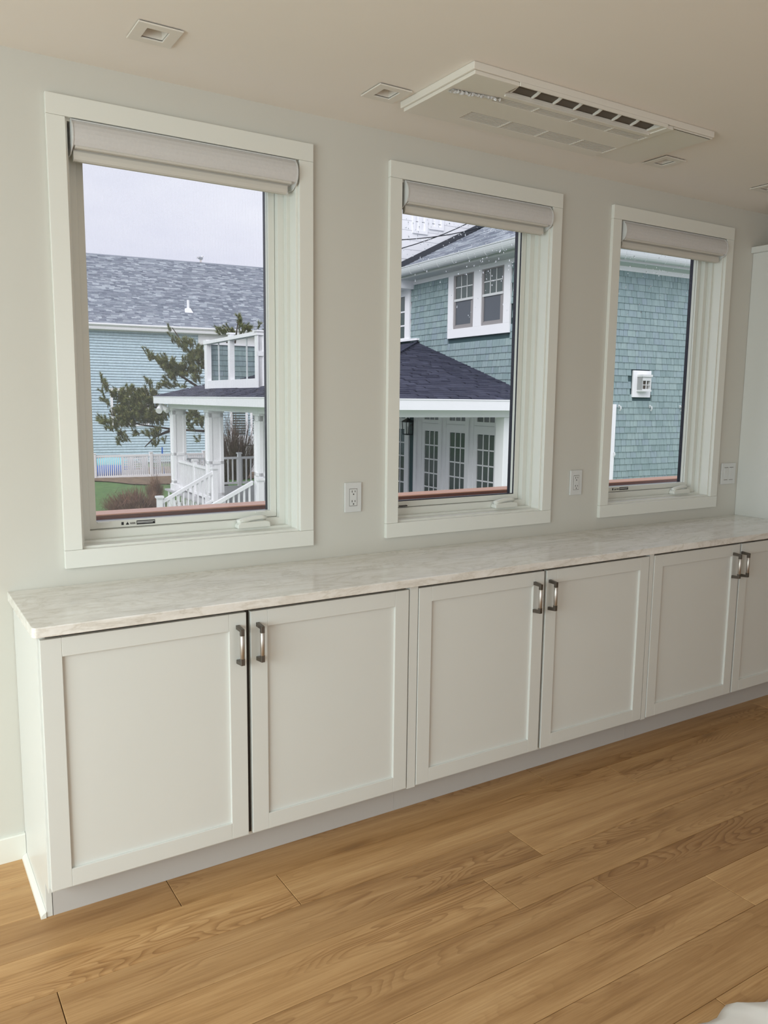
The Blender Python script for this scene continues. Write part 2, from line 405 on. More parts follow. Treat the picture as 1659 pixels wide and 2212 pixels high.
# glazed openings out of the picture; the rear one is added to carry the fill
g1 = empty('door_1', (XL-0.06, -2.25, 0.12)); struct(g1, 'wide glazed sliding door in the side wall', 'door')
MB().ring('x', (-1.45, 1.45, 0.0, 2.18), (-1.38, 1.38, 0.07, 2.11), -0.04, 0.02).box(-0.035, 0.015, -0.04, 0.04, 0.07, 2.11).build('frame', 'trim', g1)
MB().box(-0.012, -0.008, -1.38, 1.38, 0.07, 2.11).build('pane', 'glass', g1)
g2 = empty('window_4', (1.6, YR-0.06, 0.3)); struct(g2, 'unseen wide window added behind the camera to carry the fill light', 'window')  # window_4 is added, with its frame and pane, for the rear fill
MB().ring('y', (-1.55, 1.55, 0.0, 2.1), (-1.48, 1.48, 0.07, 2.03), -0.04, 0.02).build('frame', 'trim', g2)
MB().box(-1.48, 1.48, -0.012, -0.008, 0.07, 2.03).build('pane', 'glass', g2)

# ------------------------------------------------------------------ windows
def rect(c, hw, z0, z1): return (c-hw, c+hw, z0, z1)
def make_window(k, c, seen):
    w = empty('window_%d' % (k+1), (c, 0, 0.969))
    struct(w, ['white casement window nearest the camera, showing a grey-roofed house and pine tree', 'middle white casement window, showing a dark porch roof and glazed doors', 'white casement window beside the tall cabinet, showing a plain teal shingled wall'][k], 'window')
    L = lambda m, name, mats, par=w, **kw: shift(m.build(name, mats, par, **kw), c)
    def shift(o, c):
        if o.parent == w: o.location = (-c, 0, -0.969)
        return o
    L(MB().box(c-0.4565, c+0.4565, -0.018, 0.0, ZT1, 2.449), 'casing', 'trim', bevel=0.0015)
    L(MB().box(c-0.4565, c+0.4565, -0.018, 0.0, 0.969, ZT0), 'casing', 'trim', bevel=0.0015)
    L(MB().box(c-0.4565, c-0.400, -0.0172, 0.0, ZT0+0.0004, ZT1-0.0004), 'casing', 'trim', bevel=0.0015)
    L(MB().box(c+0.400, c+0.4565, -0.0172, 0.0, ZT0+0.0004, ZT1-0.0004), 'casing', 'trim', bevel=0.0015)
    L(MB().ring('y', rect(c, 0.4095, 1.0205, 2.3945), rect(c, 0.392, 1.037, 2.379), 0.0, 0.05), 'jamb', 'trim', bevel=0.001)
    L(MB().ring('y', rect(c, 0.4095, 1.0205, 2.3945), rect(c, 0.379, 1.046, 2.366), 0.0502, 0.076), 'frame_step', 'vinyl', bevel=0.001)
    fr = MB().ring('y', rect(c, 0.4095, 1.0205, 2.3945), rect(c, 0.355, 1.074, 2.344), 0.0762, 0.16)
    L(fr, 'frame', 'vinyl', bevel=0.0012)
    sc_ = L(MB().ring('y', rect(c, 0.3535, 1.0755, 2.3425), rect(c, 0.328, 1.100, 2.318), 0.1015, 0.111), 'screen_frame', 'vinyl', bevel=0.0008)
    ss = L(MB().mat(0).ring('y', rect(c, 0.353, 1.0755, 2.3425), rect(c, 0.328, 1.100, 2.318), 0.1135, 0.129).mat(1).ring('y', rect(c, 0.353, 1.0755, 2.3425), rect(c, 0.328, 1.100, 2.318), 0.129, 0.150), 'sash', ['vinyl', 'dark_ring'])
    if k == 1:   # black glazing bead showing round the middle pane
        L(MB().ring('y', rect(c, 0.3282, 1.0998, 2.3182), rect(c, 0.3245, 1.1035, 2.3145), 0.105, 0.110), 'glazing_bead', 'dark_ring')
    L(MB().box(c-0.327, c+0.327, 0.138, 0.142, 1.101, 2.317), 'pane', 'glass')
    if k == 0:
        L(MB().box(c-0.3275, c+0.3275, 0.1055, 0.1062, 1.1005, 2.3175), 'insect_screen', 'screen')
    if k > 0:   # rain drops caught on the outside of the pane
        dm = MB(); rr = random.Random(40+k)
        for i in range(220 if k == 1 else 90):
            zz = 2.318-abs(rr.gauss(0, 0.16)); xx = c+rr.uniform(-0.32, 0.32); r0 = rr.uniform(0.0009, 0.0024)
            if zz > 1.3: dm.ball((xx, 0.1425, zz), r0, r0*0.7, r0*rr.uniform(1.2, 3.2), 6, 4)
        L(dm, 'rain_drops', 'drop')['kind'] = 'stuff'
    # screen pull tabs
    for x in ((c-0.305, c+0.285) if k == 0 else (c-0.30,)):
        mt = 'vinyl' if k == 0 else 'slot'
        L(MB().box(x-0.020, x+0.020, 0.0935, 0.1015, 1.096 if k == 0 else 1.079, 1.0995 if k == 0 else 1.0825), 'screen_tab', mt)
    # folding crank handle on the bottom frame
    cx = c+0.235
    base = MB().extrude([(cx-0.066, 1.0462), (cx-0.066, 1.060), (cx-0.055, 1.069), (cx+0.045, 1.071), (cx+0.064, 1.067), (cx+0.068, 1.0462)], 'y', 0.040, 0.0755)
    cb = L(base, 'crank_handle', 'vinyl', bevel=0.004, seg=3)
    arm = MB()
    pr = [(-0.064, 1.074, 0.012), (-0.04, 1.079, 0.0125), (0.0, 1.086, 0.012), (0.035, 1.088, 0.0105), (0.052, 1.084, 0.008)]
    arm.tube([(cx+p, 0.054, z-0.004) for p, z, r in pr], 0.0105, 10, 0.0085)
    arm.tube([(cx-0.052, 0.056, 1.060), (cx-0.052, 0.056, 1.078)], 0.012, 10)
    a = arm.build('crank_arm', 'vinyl', cb, smooth=True)
    if k != 1:
        lab = L(MB().mat(0).box(c-0.190, c-0.124, 0.1008, 0.1015, 1.0815, 1.096).mat(1).box(c-0.188, c-0.126, 0.1004, 0.1008, 1.0905, 1.0925).box(c-0.188, c-0.132, 0.1004, 0.1008, 1.0865, 1.0882), 'warning_label', ['labelink', 'plastic'])
        tri = MB().add([(c-0.228, 0.1006, 1.0835), (c-0.216, 0.1006, 1.0835), (c-0.222, 0.1006, 1.0935), (c-0.228, 0.1015, 1.0835), (c-0.216, 0.1015, 1.0835), (c-0.222, 0.1015, 1.0935)], [(0, 1, 2), (3, 5, 4), (0, 3, 4, 1), (1, 4, 5, 2), (2, 5, 3, 0)])
        tri.box(c-0.243, c-0.235, 0.1006, 0.1015, 1.0835, 1.094)
        t2 = tri.build('warning_symbol', 'labelink', lab)
        cu = bpy.data.curves.new('warning_text', 'FONT'); cu.body = 'WARNING'; cu.size = 0.0105; cu.extrude = 0.0002; cu.materials.append(M['labelink'])
        tx = bpy.data.objects.new('warning_text', cu); COL.objects.link(tx); tx.parent = lab; tx.location = (c-0.2345, 0.1010, 1.084); tx.rotation_euler = (PI/2, 0, 0); tx.scale = (0.79, 1, 1)
        tx.location.x = c-0.2135+0.0; tx.scale = (0.40, 1, 1)
    return w
for k, c in enumerate(WC): make_window(k, c, True)

# ------------------------------------------------------------------ roller shades
def make_shade(k, c):
    s = empty('roller_shade', (c, 0.02, 2.266))
    tag(s, ['grey-white roller shade in the window nearest the camera', 'grey-white roller shade in the middle window', 'grey-white roller shade in the window beside the tall cabinet'][k], 'shade', 'roller shades rolled up at the window heads')
    def L(m, name, mats, **kw):
        o = m.build(name, mats, s, **kw); o.location = (-c, -0.02, -2.266); return o
    x0, x1 = c-0.384, c+0.388
    prof = [(0.046, 2.3865-0.004), (-0.012, 2.3865-0.004)]
    curve = [(-0.014, 2.379), (-0.0235, 2.369), (-0.0295, 2.356), (-0.032, 2.342), (-0.0315, 2.328), (-0.028, 2.316), (-0.022, 2.306)]
    pr = prof+curve+[(-0.004, 2.303), (0.046, 2.303)]
    L(MB().extrude(pr, 'x', x0+0.004, x1-0.004), 'cassette', 'fabric')
    cap = [(p-0.0018 if p < 0 else p, q) for p, q in pr]
    cap2 = [(0.05, 2.3855), (-0.012, 2.3855)]+[(p-0.002, q) for p, q in curve]+[(-0.021, 2.302), (0.012, 2.284), (0.05, 2.284)]
    L(MB().extrude(cap2, 'x', x0, x0+0.004), 'end_cap', 'plastic'); L(MB().extrude(cap2, 'x', x1-0.004, x1), 'end_cap', 'plastic')
    L(MB().box(x0+0.004, x1-0.004, -0.0155, -0.0115, 2.381, 2.3838), 'top_rail', 'plastic')
    L(MB().extrude([(-0.0225, 2.3058), (-0.0240, 2.3020), (-0.021, 2.2980), (-0.006, 2.2978), (-0.004, 2.3028)], 'x', x0+0.010, x1-0.022), 'bottom_lip', 'fabric2')
    L(MB().extrude([(0.018, 2.3025), (0.004, 2.3025), (-0.002, 2.292), (-0.003, 2.280), (0.000, 2.269), (0.006, 2.265), (0.018, 2.265)], 'x', x0+0.008, x1-0.030), 'shade_hem', 'fabric2')
    L(MB().box(x1-0.030, x1-0.027, 0.0, 0.019, 2.2655, 2.296), 'hem_cap', 'plastic')
for k, c in enumerate(WC): make_shade(k, c)
# nail-hole stain on the frame of the nearest window
# ------------------------------------------------------------------ base cabinets
DT, DB, DY = 0.869, 0.126, -0.467
def make_handle(m, x, zc):
    """square pewter posts with a round bar between them, standing off the door face; door at y = DY"""
    y0, yb = DY, -0.5035
    z0, z1 = zc-0.062, zc+0.062
    for z, s in ((z1, 1), (z0, -1)):
        m.mat(0)
        m.add([(x-0.006, y0, z), (x+0.006, y0, z), (x+0.006, y0, z-s*0.013), (x-0.006, y0, z-s*0.013),
               (x-0.006, yb-0.006, z-s*0.004), (x+0.006, yb-0.006, z-s*0.004), (x+0.006, yb-0.006, z-s*0.026), (x-0.006, yb-0.006, z-s*0.026),
               (x-0.006, yb+0.006, z-s*0.026), (x+0.006, yb+0.006, z-s*0.026), (x-0.006, yb+0.006, z-s*0.014), (x+0.006, yb+0.006, z-s*0.014)],
              [(0, 1, 5, 4), (4, 5, 6, 7), (7, 6, 9, 8), (8, 9, 11, 10), (10, 11, 2, 3), (1, 2, 11, 9, 6, 5), (0, 4, 7, 8, 10, 3), (0, 3, 2, 1)])
    m.mat(1).tube([(x, yb, z0+0.025), (x, yb, z1-0.025)], 0.0072, 16)
def make_door(par, x0, x1, hx, tilt=0.0):
    d = MB(); s = 0.0565
    d.box(x0, x0+s, DY, DY+0.02, DB, DT).box(x1-s, x1, DY, DY+0.02, DB, DT)
    d.box(x0+s, x1-s, DY, DY+0.02, DT-s+0.002, DT).box(x0+s, x1-s, DY, DY+0.02, DB, DB+s-0.003)
    o = d.build('door', 'cab', par, bevel=0.0012)
    p = MB().box(x0+s-0.001, x1-s+0.001, DY+0.0095, DY+0.017, DB+s-0.004, DT-s+0.003).build('door_panel', 'cab', o)
    h = MB(); make_handle(h, hx, 0.770); ho = h.build('handle', ['metal', 'metal2'], o, bevel=0.0006, seg=1); ho['label'] = 'pewter bar handle'
    for pl in ho.data.polygons: pl.use_smooth = (pl.material_index == 1 and len(pl.vertices) == 4)
    if tilt:
        T = Matrix.Translation((x0, 0, DT)) @ Matrix.Rotation(tilt, 4, 'Y') @ Matrix.Translation((-x0, 0, -DT)); o.matrix_local = T
    return o
CABS = [(0.330, 1.553, (0.336, 0.938), (0.953, 1.5515), 0.909, 0.976, 'white cabinet with an exposed end panel, nearest the camera'),
        (1.5535, 2.816, (1.5959, 2.1972), (2.2107, 2.8148), 2.146, 2.226, 'white two-door cabinet in the middle of the row'),
        (2.8165, 4.0845, (2.8496, 3.4605), (3.4721, 4.078), 3.411, 3.476, 'white two-door cabinet running under the tall wall unit')]
for k, (xa, xb, d1, d2, h1, h2, lab) in enumerate(CABS):
    cab = empty('base_cabinet', ((xa+xb)/2, -0.2, 0)); tag(cab, lab, 'cabinet', 'base cabinets along the window wall')
    def P(m, name, mats, **kw):
        o = m.build(name, mats, cab, **kw); o.location = (-(xa+xb)/2, 0.2, 0); return o
    left = 0.018 if k == 0 else 0.0
    P(MB().box(xa+left, xb, -0.4455, -0.002, 0.112, 0.8795), 'body', 'cab')
    # dark sheet on the body, standing in for the shade behind the door gaps
    P(MB().box(xa+left+0.004, xb-0.002, -0.4462, -0.4456, 0.1225, 0.8785), 'gap_shade', 'gapshade')
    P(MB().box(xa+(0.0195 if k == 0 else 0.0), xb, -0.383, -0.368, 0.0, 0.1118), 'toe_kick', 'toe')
    if k == 0:
        sp = MB().extrude([(-0.002, 0.0), (-0.002, 0.8795), (-0.4470, 0.8795), (-0.4470, 0.112), (-0.383, 0.112), (-0.383, 0.0)], 'x', 0.330, 0.348)
        P(sp, 'end_panel', 'cab', bevel=0.001)
        P(MB().extrude([(0.3295, 0.0), (0.3145, 0.0), (0.316, 0.008), (0.321, 0.014), (0.3295, 0.018)], 'y', -0.386, -0.017), 'shoe_molding', 'trim')
    else:
        P(MB().box(xa+0.003, d1[0]-0.0035, -0.465, -0.4463, DB-0.006, 0.8795), 'filler_strip', 'cab', bevel=0.0008)
    for (a, b), hx, t in ((d1, h1, math.radians(0.55) if k == 0 else 0.0), (d2, h2, 0.0)):
        o = make_door(cab, a, b, hx, t)
        o.matrix_local = Matrix.Translation((-(xa+xb)/2, 0.2, 0)) @ o.matrix_local
# countertop with eased edges and a rounded free corner
def counter():
    x0, x1, y0, y1, z0, z1, r = 0.3153, 4.9, -0.4832, -0.0005, 0.88, 0.91, 0.014
    pts = [(x1, y1), (x0, y1)]+[(x0+r-r*math.cos(a), y0+r-r*math.sin(a)) for a in [i*PI/2/6 for i in range(7)]]+[(x1, y0)]
    o = MB().extrude(pts, 'z', z0, z1).build('countertop', 'stone', bevel=0.003, seg=3)
    return tag(o, 'long pale grey quartzite countertop over the white cabinets', 'countertop')
counter()
# tall wall unit standing on the counter
tu = empty('tall_cabinet', (4.5, -0.3, 0.91)); tag(tu, 'tall white cabinet rising above the far end of the countertop', 'cabinet')
def PT(m, name, mats, **kw):
    o = m.build(name, mats, tu, **kw); o.location = (-4.5, 0.3, -0.91); return o
PT(MB().box(4.0855, 4.89, -0.36, -0.001, 0.9102, 2.341), 'body', 'cab', bevel=0.001)
PT(MB().box(4.0862, 4.89, -0.4455, -0.002, 0.112, 0.8795).box(4.0862, 4.89, -0.383, -0.368, 0.0, 0.112), 'lower_body', 'cab')
for a, b in ((4.092, 4.486), (4.490, 4.884)):
    PT(MB().ring('y', (a, b, DB, DT), (a+0.0565, b-0.0565, DB+0.0535, DT-0.0545), DY, -0.4458), 'lower_door', 'cab', bevel=0.0012)
    PT(MB().box(a+0.055, b-0.055, DY+0.0095, -0.4458, DB+0.052, DT-0.053), 'lower_door_panel', 'cab')
PT(MB().box(4.066, 4.91, -0.385, -0.001, 2.3412, 2.373), 'crown', 'cab', bevel=0.001)
for a, b in ((4.088, 4.486), (4.490, 4.888)):
    dd = MB().ring('y', (a, b, 0.93, 2.335), (a+0.055, b-0.055, 0.985, 2.28), -0.381, -0.3605); PT(dd, 'door', 'cab', bevel=0.001)
    PT(MB().box(a+0.054, b-0.054, -0.371, -0.3605, 0.984, 2.281), 'door_panel', 'cab')

# ------------------------------------------------------------------ outlets and switch
def outlet(x, z, lab):
    o = empty('wall_outlet', (x, -0.001, z)); tag(o, lab, 'outlet', 'wall outlets between the windows')
    MB().box(-0.0385, 0.0385, -0.0075, 0.0, -0.0595, 0.0595).build('cover_plate', 'plastic', o, bevel=0.0025)
    MB().box(-0.0165, 0.0165, -0.0092, -0.0074, -0.0335, 0.0335).build('receptacle', 'plastic', o, bevel=0.0012)
    MB().ring('y', (-0.0180, 0.0180, -0.0350, 0.0350), (-0.0166, 0.0166, -0.0336, 0.0336), -0.0078, -0.0074).build('receptacle_gap', 'acdark', o)
    for zz in (0.0195, -0.0195):
        s = MB().box(-0.0078, -0.0053, -0.0097, -0.0091, zz, zz+0.0085).box(0.0053, 0.0078, -0.0097, -0.0091, zz+0.001, zz+0.0075)
        s.tube([(0, -0.0091, zz-0.007), (0, -0.0097, zz-0.007)], 0.0028, 12).build('socket_holes', 'slot', o)
outlet(1.586, 1.146, 'white duplex outlet between the first and middle windows')
outlet(2.818, 1.150, 'white duplex outlet between the middle and third windows')
sw = empty('light_switch', (3.994, -0.001, 1.148)); tag(sw, 'white double rocker switch plate in the corner by the tall cabinet', 'switch')
MB().box(-0.062, 0.062, -0.0075, 0.0, -0.0585, 0.0585).build('cover_plate', 'plastic', sw, bevel=0.0025)
for x in (-0.023, 0.023):
    MB().add([(x-0.0165, -0.0115, 0.033), (x+0.0165, -0.0115, 0.033), (x+0.0165, -0.0075, -0.033), (x-0.0165, -0.0075, -0.033), (x-0.0165, -0.0074, 0.033), (x+0.0165, -0.0074, 0.033), (x+0.0165, -0.0072, -0.033), (x-0.0165, -0.0072, -0.033)],
             [(0, 1, 2, 3), (4, 7, 6, 5), (0, 4, 5, 1), (1, 5, 6, 2), (2, 6, 7, 3), (3, 7, 4, 0)]).build('rocker', 'plastic', sw)
    MB().box(x-0.0165, x+0.0165, -0.0079, -0.0074, 0.0332, 0.0355).box(x-0.0165, x+0.0165, -0.0079, -0.0074, -0.0355, -0.0332).build('rocker_gap', 'acdark', sw)['kind'] = 'stuff'

# ------------------------------------------------------------------ recessed ceiling lights
llab = ['square recessed ceiling light above the window nearest the camera', 'square recessed ceiling light beside the free end of the air conditioner panel', 'square recessed ceiling light beyond the air conditioner, above the third window', 'square recessed ceiling light cut off by the picture edge, toward the tall cabinet']
for (x, y), lab in zip(LIGHTS, llab):
    o = empty('ceiling_light', (x, y, H)); tag(o, lab, 'light', 'recessed ceiling lights')
    MB().ring('z', (-0.0635, 0.0635, -0.0635, 0.0635), (-0.031, 0.031, -0.035, 0.035), -0.0075, -0.0028).build('trim_plate', 'acplastic', o, bevel=0.0012)
    b = MB(); bo = [(-0.031, -0.035), (0.031, -0.035), (0.031, 0.035), (-0.031, 0.035)]; ti = [(-0.026, -0.016), (0.026, -0.016), (0.026, 0.026), (-0.026, 0.026)]
    vv = [(p, q, -0.001) for p, q in bo]+[(p, q, 0.035) for p, q in ti]+[(p*1.05, q*1.05, -0.001) for p, q in bo]+[(p*1.1, q*1.1, 0.037) for p, q in ti]
    b.add(vv, [(i, (i+1) % 4, 4+(i+1) % 4, 4+i) for i in range(4)]+[(8+i, 12+i, 12+(i+1) % 4, 8+(i+1) % 4) for i in range(4)]+[(i, 8+i, 8+(i+1) % 4, (i+1) % 4) for i in range(4)]+[(4+i, 4+(i+1) % 4, 12+(i+1) % 4, 12+i) for i in range(4)])
    b.build('baffle', 'acplastic', o); MB().ring('z', (-0.058, 0.058, -0.058, 0.058), (-0.036, 0.036, -0.040, 0.040), -0.0028, -0.0001).build('dark_ring', 'slot', o)  # dark ring paints the shadow line in the gap above the plate
    MB().box(-0.027, 0.027, -0.017, 0.027, 0.0352, 0.039).build('lens', 'acdark', o)

# ------------------------------------------------------------------ ceiling cassette air conditioner
ac = empty('ceiling_air_conditioner', (2.19, -0.49, H)); tag(ac, 'long white one-way air conditioner panel set into the ceiling', 'air conditioner')
def PA(m, name, mats, **kw):
    o = m.build(name, mats, ac, **kw); o.location = (-2.19, 0.49, -H); return o
x0, x1, y0, y1 = ACR
B0 = 2.522                                       # underside of the lower panel
PA(MB().ring('z', (x0, x1, y0, y1), (1.790, 2.515, -0.688, -0.405), 2.534, H-0.0003), 'frame', 'acplastic', bevel=0.0025)
low = slab('z', B0, 2.5338, (x0+0.008, 2.535), (y0+0.010, y1-0.010), [(1.793, 2.500, -0.690, -0.615), (1.80, 2.523, -0.582, -0.540), (1.81, 2.530, -0.428, -0.352)])
PA(low, 'front_panel', 'acplastic', bevel=0.0015)
PA(MB().box(2.5385, x1-0.004, y0+0.006, y1-0.008, 2.529, 2.5338), 'end_panel', 'acplastic', bevel=0.001)
PA(MB().box(2.545, x1-0.012, y0+0.010, y0+0.0125, 2.5283, 2.529), 'seam_line', 'slot')
# intake grilles: a dark backing, slats and cross ribs in four bays
for (gx0, gx1, gy0, gy1, n) in ((1.80, 2.523, -0.582, -0.540, 4), (1.81, 2.530, -0.428, -0.352, 7)):
    gr = MB().box(gx0, gx1, gy0, gy1, 2.5328, 2.5337)
    g = PA(gr, 'intake_grille', 'acdark')
    st = (gy1-gy0)/n
    for i in range(n):
        sl = MB().box(gx0, gx1, gy0+st*i+0.001, gy0+st*(i+0.42), B0+0.001, B0+0.006); sl.build('slat', 'acplastic', g)
    for j in (1, 2, 3):
        xx = gx0+(gx1-gx0)*j/4; MB().box(xx-0.003, xx+0.003, gy0, gy1, B0, B0+0.007).build('rib', 'acplastic', g)
# outlet slot with vanes
PA(MB().box(1.785, 2.52, -0.689, -0.40, 2.640, 2.645).box(1.785, 1.789, -0.689, -0.40, 2.5345, 2.64).box(2.516, 2.52, -0.689, -0.40, 2.5345, 2.64).box(1.789, 2.516, -0.610, -0.606, 2.5345, 2.64), 'outlet_housing', 'slot')
PA(MB().extrude([(-0.672, 2.556), (-0.668, 2.560), (-0.640, 2.545), (-0.6135, 2.5385), (-0.6135, 2.5345), (-0.642, 2.540)], 'x', 1.80, 2.49), 'louver', 'acdark')
for i in range(8):
    xx = 1.815+0.0955*i
    PA(MB().extrude([(-0.682, 2.566), (-0.684, 2.548), (-0.668, 2.538), (-0.640, 2.530), (-0.618, 2.5275), (-0.616, 2.534), (-0.640, 2.5405), (-0.664, 2.552)], 'x', xx-0.0022, xx+0.0022), 'vane', 'acplastic')
PA(MB().box(1.80, 2.495, -0.6145, -0.606, 2.5165, B0), 'flap_edge', 'acplastic', bevel=0.001)
PA(MB().box(2.476, 2.4985, -0.688, -0.616, 2.526, 2.5338), 'outlet_end', 'acplastic')
PA(MB().box(1.793, 2.500, -0.6945, -0.690, B0, 2.5338), 'front_lip', 'acplastic')
fm = MB(); nx = 34  # thin crinkled glossy strip under the air conditioner panel
random.seed(3)
rows = []
for i in range(nx+1):
    x = 1.625+0.185*i/nx; w = 0.012*(1-0.55*i/nx)
    yc = -0.548-0.028*i/nx
    rows.append([(x, yc-w+random.uniform(-.002, .002), B0-0.0005-random.uniform(0, .006)), (x, yc+random.uniform(-.003, .003), B0-0.001-random.uniform(0, .009)), (x, yc+w+random.uniform(-.002, .002), B0-0.0005-random.uniform(0, .006))])
vv = [p for r in rows for p in r]; ff = []
for i in range(nx):
    for j in range(2): ff.append((i*3+j, i*3+j+1, i*3+j+4, i*3+j+3))
fo = PA(MB().add(vv, ff), 'crinkled_strip', 'glossy'); fo['label'] = 'crinkled shiny strip'
sol = fo.modifiers.new('thick', 'SOLIDIFY'); sol.thickness = 0.0006

# ------------------------------------------------------------------ crumpled cloth entering the bottom corner of the picture
random.seed(12)
cm = MB(); nx, ny = 26, 20
def cl(i, j):
    x = 1.60+0.75*i/nx; base = -1.675-0.16*(x-1.70)
    y = base-0.55*j/ny+(0.012*math.sin(19*x)+0.010*math.sin(47*x+1))*(1-j/ny)
    z = 0.010+0.012*abs(math.sin(9*x+5*y))+0.010*abs(math.sin(23*x-13*y))+random.uniform(0, 0.008)
    if j == 0: z = 0.003+random.uniform(0, 0.004)
    return (x, y, z)
pp = [cl(i, j) for i in range(nx+1) for j in range(ny+1)]
cm.add(pp, [(i*(ny+1)+j, (i+1)*(ny+1)+j, (i+1)*(ny+1)+j+1, i*(ny+1)+j+1) for i in range(nx) for j in range(ny)])
co = cm.build('drop_cloth', 'canvas', smooth=True); tag(co, 'corner of a crumpled white cloth lying on the oak floor', 'cloth')
sol = co.modifiers.new('thick', 'SOLIDIFY'); sol.thickness = 0.002; sol.offset = 1

# ================================================================== OUTDOORS
G = -2.0
random.seed(21)
# deck cap rail just outside the windows
dr = empty('deck_railing', (2.6, 1.36, -0.25)); tag(dr, 'wet reddish wooden cap rail running outside below the three windows', 'railing')
def PD(m, name, mats, **kw):
    o = m.build(name, mats, dr, **kw); o.location = (-2.6, -1.36, 0.25); return o
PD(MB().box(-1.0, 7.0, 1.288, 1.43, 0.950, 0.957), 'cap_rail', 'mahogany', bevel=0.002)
PD(MB().box(-1.0, 7.0, 1.29, 1.42, 0.931, 0.9498), 'shaded_rail_face', 'railshade')  # front of the same cap, its shade painted as a darker strip
for x in (-0.6, 2.13, 4.12, 6.3): PD(MB().box(x-0.04, x+0.04, 1.32, 1.40, -0.25, 0.9308), 'post', 'mahogany')
drops = MB()
for i in range(150):
    x = random.uniform(0.5, 5.4); r = random.uniform(0.002, 0.0045); drops.ball((x, 1.292+random.uniform(0, .004), 0.9305), r*1.3, r, r*1.4, 6, 4)
d_ = PD(drops, 'water_drops', 'glass'); d_['kind'] = 'stuff'
struct(MB().box(-1.6, 7.4, 0.19, 1.5, -0.33, -0.25).build('deck_floor', 'porchfloor'), 'narrow outdoor deck outside the windows, below the sill line', 'deck')
struct(MB().box(-1.6, 7.4, 0.19, 1.5, -2.0, -0.3302).build('deck_base', 'white'), 'white skirting under the outdoor deck', 'deck')

# ground
lawn = MB(); n = 40
def gz(x, y): return G+0.05*math.sin(x*0.7)*math.cos(y*0.5)
xs = [-40+120*i/n for i in range(n+1)]; ys = [1.6+110*j/n for j in range(n+1)]
lawn.add([(x, y, gz(x, y)) for x in xs for y in ys], [(i*(n+1)+j, (i+1)*(n+1)+j, (i+1)*(n+1)+j+1, i*(n+1)+j+1) for i in range(n) for j in range(n)])
struct(lawn.build('lawn_ground', 'lawn'), 'green lawn between the houses', 'lawn')
bed = MB(); pts = []
for i in range(41):
    x = 2+24*i/40; pts.append((x, 30.6+0.9*math.sin(x*1.1)+0.4*math.sin(x*2.7)-0.10*(x-8)))
bed.add([(x, y, gz(x, y)+0.035) for x, y in pts]+[(x, 37.5, G+0.085) for x, y in pts], [(i, i+1, 42+i, 41+i) for i in range(40)])
struct(bed.build('mulch_ground', 'dirt'), 'bare brown mulch bed along the foot of the picket fence', 'ground')

# ------------------------------------------------------------------ far grey-roofed house
ha = empty('far_house', (11.789, 40.507, 0.0), math.radians(-7.0)); tag(ha, 'long teal clapboard house with a grey shingled roof, beyond the fence', 'house')
MB().box(-16, 16, 0.03, 8.0, G, 5.02).build('wall', 'tealback', ha)
sid = MB(); z = G+0.1; ex = 0.1405
while z < 4.93:
    z1 = min(z+ex-0.016, 4.95)  # gap bares the dark backing, standing in for shade under each board
    sid.add([(-16, -0.035, z), (16, -0.035, z), (16, 0.004, z1), (-16, 0.004, z1), (-16, 0.03, z), (16, 0.03, z), (16, 0.03, z1), (-16, 0.03, z1)],
            [(0, 1, 2, 3), (0, 4, 5, 1), (3, 2, 6, 7)]); z += ex
so = sid.build('clapboards', 'tealsiding', ha); so['kind'] = 'stuff'
MB().box(-16, 16, -0.40, 0.0, 4.96, 5.02).build('soffit', 'soffit', ha)
MB().box(-16, 16, -0.03, 0.0, 4.92, 4.96).build('frieze', 'white', ha)
MB().extrude([(-0.50, 5.27), (-0.51, 5.20), (-0.47, 5.15), (-0.40, 5.13), (-0.40, 5.27)], 'x', -16, 16).build('gutter', 'white', ha)
MB().box(-16, 16, -0.40, -0.36, 5.02, 5.2).build('fascia', 'white', ha)
MB().box(3.19, 16, -0.06, 0.02, 4.40, 4.955).build('frieze', 'white', ha)
pA = 0.62
ra = MB(); rowsA = 64; sl = math.hypot(7.35, 7.35*pA)
for r in range(rowsA):
    y0 = -0.42+7.35*r/rowsA; y1 = -0.42+7.35*(r+1)/rowsA+0.03; z0 = 5.27+(y0+0.42)*pA; z1 = 5.27+(y1+0.42)*pA
    x = -6.5+random.uniform(0, .4)
    while x < 13.5:
        w = random.uniform(0.16, 0.42); lift = random.choice((0.016, 0.016, 0.028))
        ra.add([(x, y0, z0+lift), (x+w, y0, z0+lift), (x+w, y1, z1), (x, y1, z1), (x, y0, z0-0.01), (x+w, y0, z0-0.01)], [(0, 1, 2, 3), (0, 4, 5, 1)]); x += w+0.004
ro = ra.build('roof_shingles', 'roofgrey', ha); ro['kind'] = 'stuff'
yr, zr = 6.93, 5.27+7.35*pA
MB().add([(-16, -0.42, 5.255), (16, -0.42, 5.255), (16, yr, zr-0.012), (-16, yr, zr-0.012), (16, 14.3, 5.255), (-16, 14.3, 5.255)], [(0, 1, 2, 3), (3, 2, 4, 5)]).build('roof', 'roofgrey', ha)
MB().extrude([(yr-0.14, zr-0.07), (yr, zr+0.03), (yr+0.14, zr-0.07)], 'x', -16, 16).build('ridge_cap', 'roofgrey', ha)
MB().tube([(2.95, 1.20, 6.2), (2.95, 1.20, 6.86)], 0.075, 10).add([(2.72, 1.0, 6.16), (3.18, 1.0, 6.16), (3.12, 1.36, 6.40), (2.78, 1.36, 6.40), (2.85, 1.1, 6.42), (3.05, 1.1, 6.42), (3.05, 1.3, 6.44), (2.85, 1.3, 6.44)], [(0, 1, 5, 4), (1, 2, 6, 5), (2, 3, 7, 6), (3, 0, 4, 7), (4, 5, 6, 7)]).build('vent_pipe', 'white', ha)
